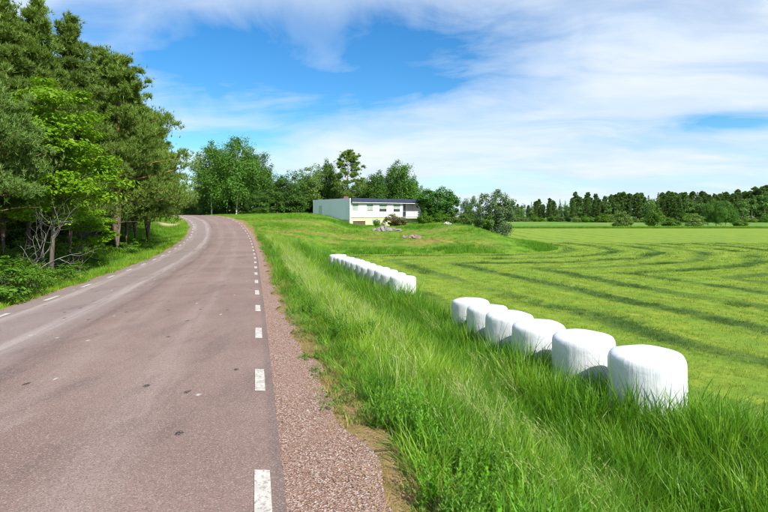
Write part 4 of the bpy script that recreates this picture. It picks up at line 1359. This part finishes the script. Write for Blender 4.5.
for p, y, top, m_, wd, lab in ((426, 84, 213, greenshrub, 1.2, 'low green shrub under the balcony end'), (443, 84, 211, greenshrub, 1.1, 'low green shrub before the round garden tree'),
                               (457, 84, 212, farshrub, 1.1, 'pale green shrub between round tree and silvery willow'), (463, 83, 213, farshrub, 0.8, 'sunlit yellowish shrub next to a pale shrub'),
                               (485, 79, 212, greenshrub, 0.9, 'green shrub at the foot of the silvery willow')):
    tree_at('garden_shrub', m_, 3.3, p, y, top, lab, 'shrub', None, wd, ('stems', 'foliage'), 225 if p < 470 else 229)
russet = leafy_meshes(322, 2.6, [(0, 0, 1.1, 1.9, 1.2, 1.0), (1.0, 0, 0.9, 1.4, 1.1, 0.8)], (m_dbark, L_red), clumps=54, cr=0.45, per=80, leaf=0.17, flat=0.6, trunk_r=0.04, stems=4, limbs=8)
tree_at('russet_shrub', russet, 2.1, 394, 84.5, 213, 'russet brown shrub growing under the house windows', 'shrub', None, 1.05, ('stems', 'foliage'), 227)
tree_at('small_shrub', greenshrub, 3.3, 377, 83, 219, 'small green shrub by the basement window', 'shrub', None, 0.9, ('stems', 'foliage'), 227)
for p, y, top in ((333, 86.5, 219), (341, 84.0, 220), (325, 90, 218)):
    tree_at('creeping_shrub', greenshrub, 3.3, p, y, top, 'low dark shrub below the pale side wall', 'shrub', 'shrubs below the side wall', 1.5, ('stems', 'foliage'), 226)
# light shrubs where the road vanishes
for p, y, top in ((166, 104, 196), (178, 112, 188), (188, 108, 196), (158, 92, 200), (196, 118, 190), (150, 100, 192), (172, 122, 186), (205, 122, 192), (140, 96, 190)):
    tree_at('hedge_shrub', farshrub, 3.3, p, y, top, 'pale green shrub at the vanishing bend of the road', 'shrub', 'pale shrubs at the bend', 1.0, ('stems', 'foliage'), 217)

# --- far wood behind the fields
fars = [pine_meshes(400 + i, 17, 2.9, 3.2, (m_pbark, L_farpine), limbs=42, clumps=3, tufts=14, tuft_len=0.85, per=5, width=0.30, shape=0.5, trunk_r=0.22, whorl=False) for i in range(3)]
fars += [spruce_meshes(410 + i, 17, 2.3, (m_dbark, L_farpine), layers=24, per=80, leaf=0.8) for i in range(2)]
fars += [leafy_meshes(420 + i, 15, oval(15, 2.9), (m_bbark, L_farbirch), clumps=60, cr=1.2, per=26, leaf=0.62, flat=0.8, trunk_r=0.17, limbs=10, shell=0.4) for i in range(3)]
FN = ['far_pine'] * 3 + ['far_spruce'] * 2 + ['far_birch'] * 3
FL = ['pine of the far wood beyond the fields'] * 3 + ['spruce of the far wood beyond the fields'] * 2 + ['pale green birch of the far wood beyond the fields'] * 3
FH = [17.3] * 3 + [17] * 2 + [16.4] * 3
rf = np.random.default_rng(77)
for r_, (dist, p0, p1, step) in enumerate(((318, 508, 800, 4.4), (325, 506, 810, 4.2), (333, 500, 815, 4.2), (342, 490, 820, 4.6), (352, 490, 820, 4.6))):
    p = p0
    while p < p1:
        y = dist + rf.uniform(-3, 3) + (40 if p < 572 else 0)
        k = int(rf.choice(8, p=[0.11, 0.11, 0.11, 0.12, 0.13, 0.14, 0.14, 0.14] if r_ == 0 else [0.2, 0.2, 0.2, 0.15, 0.15, 0.04, 0.03, 0.03]))
        top = np.interp(p, [500, 565, 575, 640, 735, 755, 800], [204, 203, 199, 195, 194, 191, 186]) + rf.normal(0, 2.2) + (0 if r_ else 2.0)
        x = px(p, y)
        z0 = gz(x, y)
        h = CAMZ + (216.0 - top) * y / 512.0 - z0
        s_ = h / FH[k]
        plant(FN[k], fars[k], x, y, FL[k], 'tree', 'trees of the far wood', s_ * rf.uniform(0.85, 1.2), None, s_, z0)
        p += step * 512.0 / dist * rf.uniform(0.7, 1.3)
for p in np.arange(508, 800, 8.5):
    y = rf.uniform(311, 316) + (38 if p < 572 else 0)
    x = px(p + rf.uniform(-2, 2), y)
    s_ = rf.uniform(0.7, 1.7)
    plant('wood_edge_shrub', greenshrub if rf.uniform() < 0.6 else farshrub, x, y, 'low shrub at the foot of the far wood', 'shrub', 'shrubs at the foot of the far wood', s_ * 1.3, None, s_, parts=('stems', 'foliage'))
# bushes and trees standing on the second field
for p, y, top, m_, H, wd, nm, lab in ((620, 178, 211, farshrub, 3.3, 1.0, 'field_bush', 'round pale olive bush alone on the far field'),
                                     (653, 182, 206, greenshrub, 3.3, 0.75, 'field_bush', 'upright green bush on the far field'),
                                     (693, 186, 213, farshrub, 3.3, 1.1, 'field_bush', 'low pale bush left of the far tree clump'),
                                     (741, 186, 220, greenshrub, 3.3, 1.6, 'field_bush', 'tiny dark bush right of the far tree clump'),
                                     (672, 184, 219, greenshrub, 3.3, 2.0, 'field_bush', 'flat green bush on dry ground of the far field')):
    tree_at(nm, m_, H, p, y, top, lab, 'bush', None, wd, ('stems', 'foliage'))
for p, y, top, k, wd in ((708, 190, 200, 0, 1.0), (716, 194, 195, 2, 1.3), (726, 190, 197, 1, 1.1), (721, 186, 203, 0, 1.2), (734, 192, 205, 2, 1.2)):
    tree_at('field_birch', birches[k], 16.4, p, y, top, 'birch in the clump standing free before the far wood', 'birch tree', 'clump of birches before the far wood', wd)

# ------------------------------------------------------------------ rocks
m_rock = plain_mat('lichen_rock', (0.30, 0.27, 0.26), (0.17, 0.15, 0.145), 1.6, 0.95, 0.1, 0.6)
m_rock2 = plain_mat('reddish_rock', (0.30, 0.20, 0.16), (0.20, 0.14, 0.12), 1.6, 0.95, 0.1, 0.6)
m_rock3 = plain_mat('white_rock', (0.42, 0.40, 0.37), (0.30, 0.29, 0.27), 2.0, 0.95, 0.1, 0.5)


def rock(seed, rx, ry, rz_, mat):
    r = np.random.default_rng(seed)
    K, M = 20, 9
    V = []
    ph = r.uniform(0, 6.3, 9)
    for i in range(M):
        b = -0.35 + (math.pi / 2 + 0.35) * i / (M - 1)
        for k in range(K):
            a = k * 2 * math.pi / K
            f = 1 + 0.16 * math.sin(2 * a + ph[0] + b) + 0.12 * math.sin(3 * a + ph[1] - 2 * b) + 0.08 * math.sin(5 * a + ph[2] + 3 * b) + 0.05 * math.sin(9 * a + ph[3] + 5 * b) + r.normal(0, 0.09)
            V.append((rx * f * math.cos(b) * math.cos(a), ry * f * math.cos(b) * math.sin(a), rz_ * math.sin(b) * (1 + 0.30 * math.sin(3 * a + ph[4]) + r.normal(0, 0.12))))
    q = [(i * K + k, i * K + (k + 1) % K, (i + 1) * K + (k + 1) % K, (i + 1) * K + k) for i in range(M - 1) for k in range(K)]
    return mesh_arr('rock', np.array(V), q, None, mat)


for p, y, rx, ry, rz_, mt, lab in ((384, 74, 1.25, 1.0, 0.50, m_rock, 'grey flat rock outcrop on the knoll below the house'), (392, 73.4, 0.75, 0.6, 0.34, m_rock, 'small grey rock beside the flat outcrop'),
                                   (376, 73.2, 0.6, 0.5, 0.28, m_rock, 'little grey rock at the garage side of the flat outcrop'), (399, 73.0, 0.5, 0.5, 0.24, m_rock, 'lowest grey stone at the balcony side of the flat outcrop'),
                                   (414, 64, 1.0, 0.8, 0.34, m_rock2, 'reddish brown rock lying low on the knoll'), (447, 77.5, 0.7, 0.55, 0.30, m_rock3, 'whitish boulder in the grass below the round tree'),
                                   (405, 64.5, 0.6, 0.5, 0.26, m_rock2, 'small reddish stone beside the brown rock'), (9, 17, 0.65, 0.5, 0.55, m_rock, 'grey boulder in the shade of the wood edge')):
    x = px(p, y)
    o = link('rock', rock(int(p), rx, ry, rz_, mt), None, (x, y, gz(x, y) + (0.02 if y > 50 else 0.0)), 0.2)
    tag(o, lab, 'rock')
